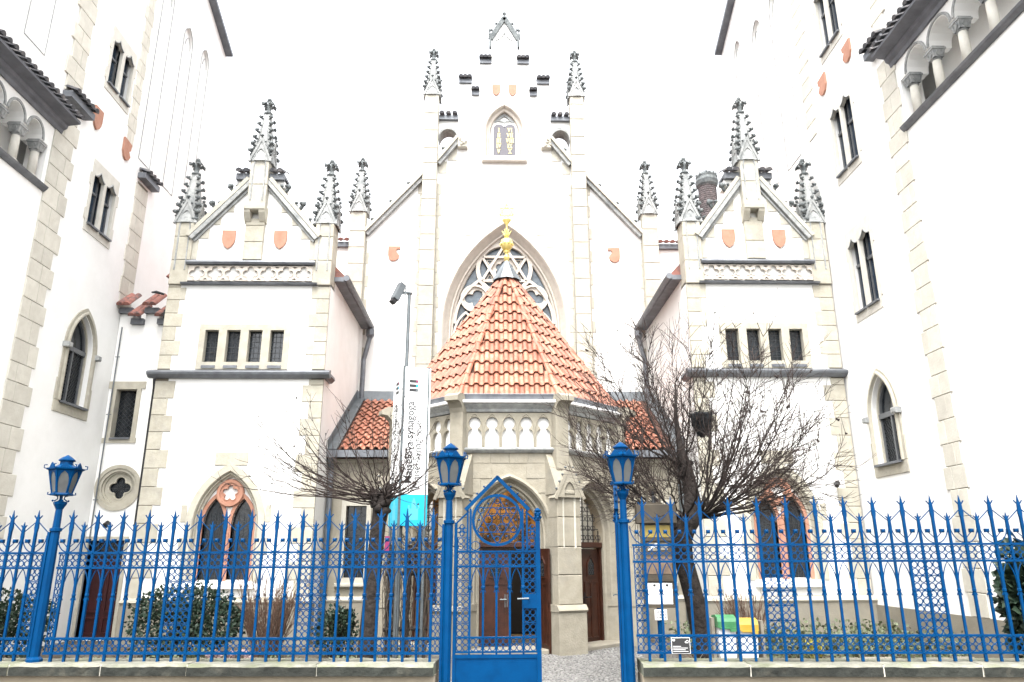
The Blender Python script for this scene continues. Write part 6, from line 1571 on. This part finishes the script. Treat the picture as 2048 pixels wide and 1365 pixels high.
for u0_, u1_ in ((-.175, .015), (.03, .17)):
    m = MB(); m.fbox(fb, u0_, u1_, 1.19, 1.475, .001, .006); pp = part('paper', m, 'paper', ib)
    m = MB(); cu_ = (u0_ + u1_) / 2; m.fbox(fb, cu_ - .018, cu_ + .018, 1.43, 1.46, .006, .012)
    part('clip', m, 'ink', pp)
    m = MB()
    for i in range(7): m.fbox(fb, u0_ + .05, u1_ - .05 - .02 * (i % 3), 1.39 - .025 * i, 1.393 - .025 * i, .006, .007)
    part('print', m, 'leadbar', pp)
# crest: little arch with a figure
m = MB(); m.prism(fb, [(-.13, 2.585), (.08, 2.585)] + [(-.025 + .105 * cos(pi * i / 10), 2.76 + .08 * sin(pi * i / 10)) for i in range(11)], -.03, .02, [[(-.10, 2.61), (.05, 2.61)] + [(-.025 + .075 * cos(pi * i / 10), 2.75 + .06 * sin(pi * i / 10)) for i in range(11)]])
m.fbox(fb, -.15, .10, 2.575, 2.60, -.05, .04); cr_ = part('crest', m, 'brown', ib)
m = MB(); P = fb.p(-.025, 2.60, 0); m.lathe([(.035, 0), (.028, .05), (.03, .09), (.012, .115), (.024, .135), (.02, .16), (.004, .175)], P, 8); part('figure', m, 'iron', cr_)
m = MB(); m.tube([fb.p(-.02, 0, -.02), fb.p(-.02, 1.14, -.02)], .045, 8); part('post', m, 'blue', ib)
m = MB(); m.fbox(fb, -.10, .07, .98, 1.12, .03, .04); sg = part('paper_sign', m, 'paper', ib)
m = MB()
for r_ in range(3):
    for q in range(7):
        if rnd(0, 1) < .75: m.fbox(fb, -.095 + .022 * q, -.081 + .022 * q, 1.0 + .038 * r_, 1.022 + .038 * r_, .04, .042)
part('print', m, 'ink', sg)

def bin_(label, x, lidm, h):
    t = thing('litter_bin', label, 'bin', (x, 10.3, 0)); m = MB()
    A_ = [(x - .085, 10.2, .0), (x + .085, 10.2, .0), (x + .085, 10.42, .0), (x - .085, 10.42, .0)]; B_ = [(x - .115, 10.16, h), (x + .115, 10.16, h), (x + .115, 10.45, h), (x - .115, 10.45, h)]
    m.quadstrip(A_, B_, True); m.poly(A_[::-1]); m.poly(B_); part('body', m, 'binw', t)
    m = MB(); f = Fr((x, 10.15, 0), (0, 1, 0), (1, 0, 0)); m.prism(f, [(-.012, h - .055), (.32, h - .055), (.32, h + .02), (.25, h + .085), (.10, h + .10), (.01, h + .07), (-.012, h + .02)], -.125, .125); part('lid', m, lidm, t)
    m = MB(); m.box(x - .10, x + .10, 10.128, 10.137, h - .07, h - .05); m.box(x + .03, x + .11, 10.12, 10.137, h - .10, h - .05); part('lip', m, lidm, t)
bin_('white litter bin with a green lid behind the railing', 2.725, 'green', 1.0)
bin_('white litter bin with a yellow lid behind the railing', 3.01, 'yplastic', .96)
# boards beside the bins and stone edging of the bed
for i, (x, lab) in enumerate(((2.57, 'grey weathered board standing beside the green-lidded bin'), (3.22, 'grey weathered board standing beside the yellow-lidded bin'))):
    m = MB(); m.box(x - .018, x + .022, 10.25, 10.40, 0, 1.06 - .04 * i); o = part('timber_board', m, 'timber'); o['label'] = lab; o['category'] = 'board'
eg = thing('bed_edging', 'row of pale stone edging blocks along the ivy bed', 'edging', (5.5, 12.9, 0))
x = 3.4
while x < 8.0:
    L = rnd(.35, .6); m = MB(); m.fbox(facade(12.95 + rnd(-.03, .03)), x + .01, x + L - .01, 0, .20 + rnd(-.02, .02), -.14, 0, .015); part('edging_stone', m, 'timber', eg); x += L
for i, (x, y, a) in enumerate(((4.6, 11.0, .12), (5.2, 11.3, .2), (5.0, 10.7, .08))):
    m = MB(); d = Vector((cos(a), sin(a), 0)); c = Vector((x, y, .06 + .03 * i)); m.bar(c - d * .6, c + d * .6, .12, .03); o = part('loose_plank', m, 'timber'); o['label'] = ('pale plank lying behind the railing closest to the bins', 'pale plank lying farthest back in the ivy', 'pale plank lying closest to the railing')[i]; o['category'] = 'plank'
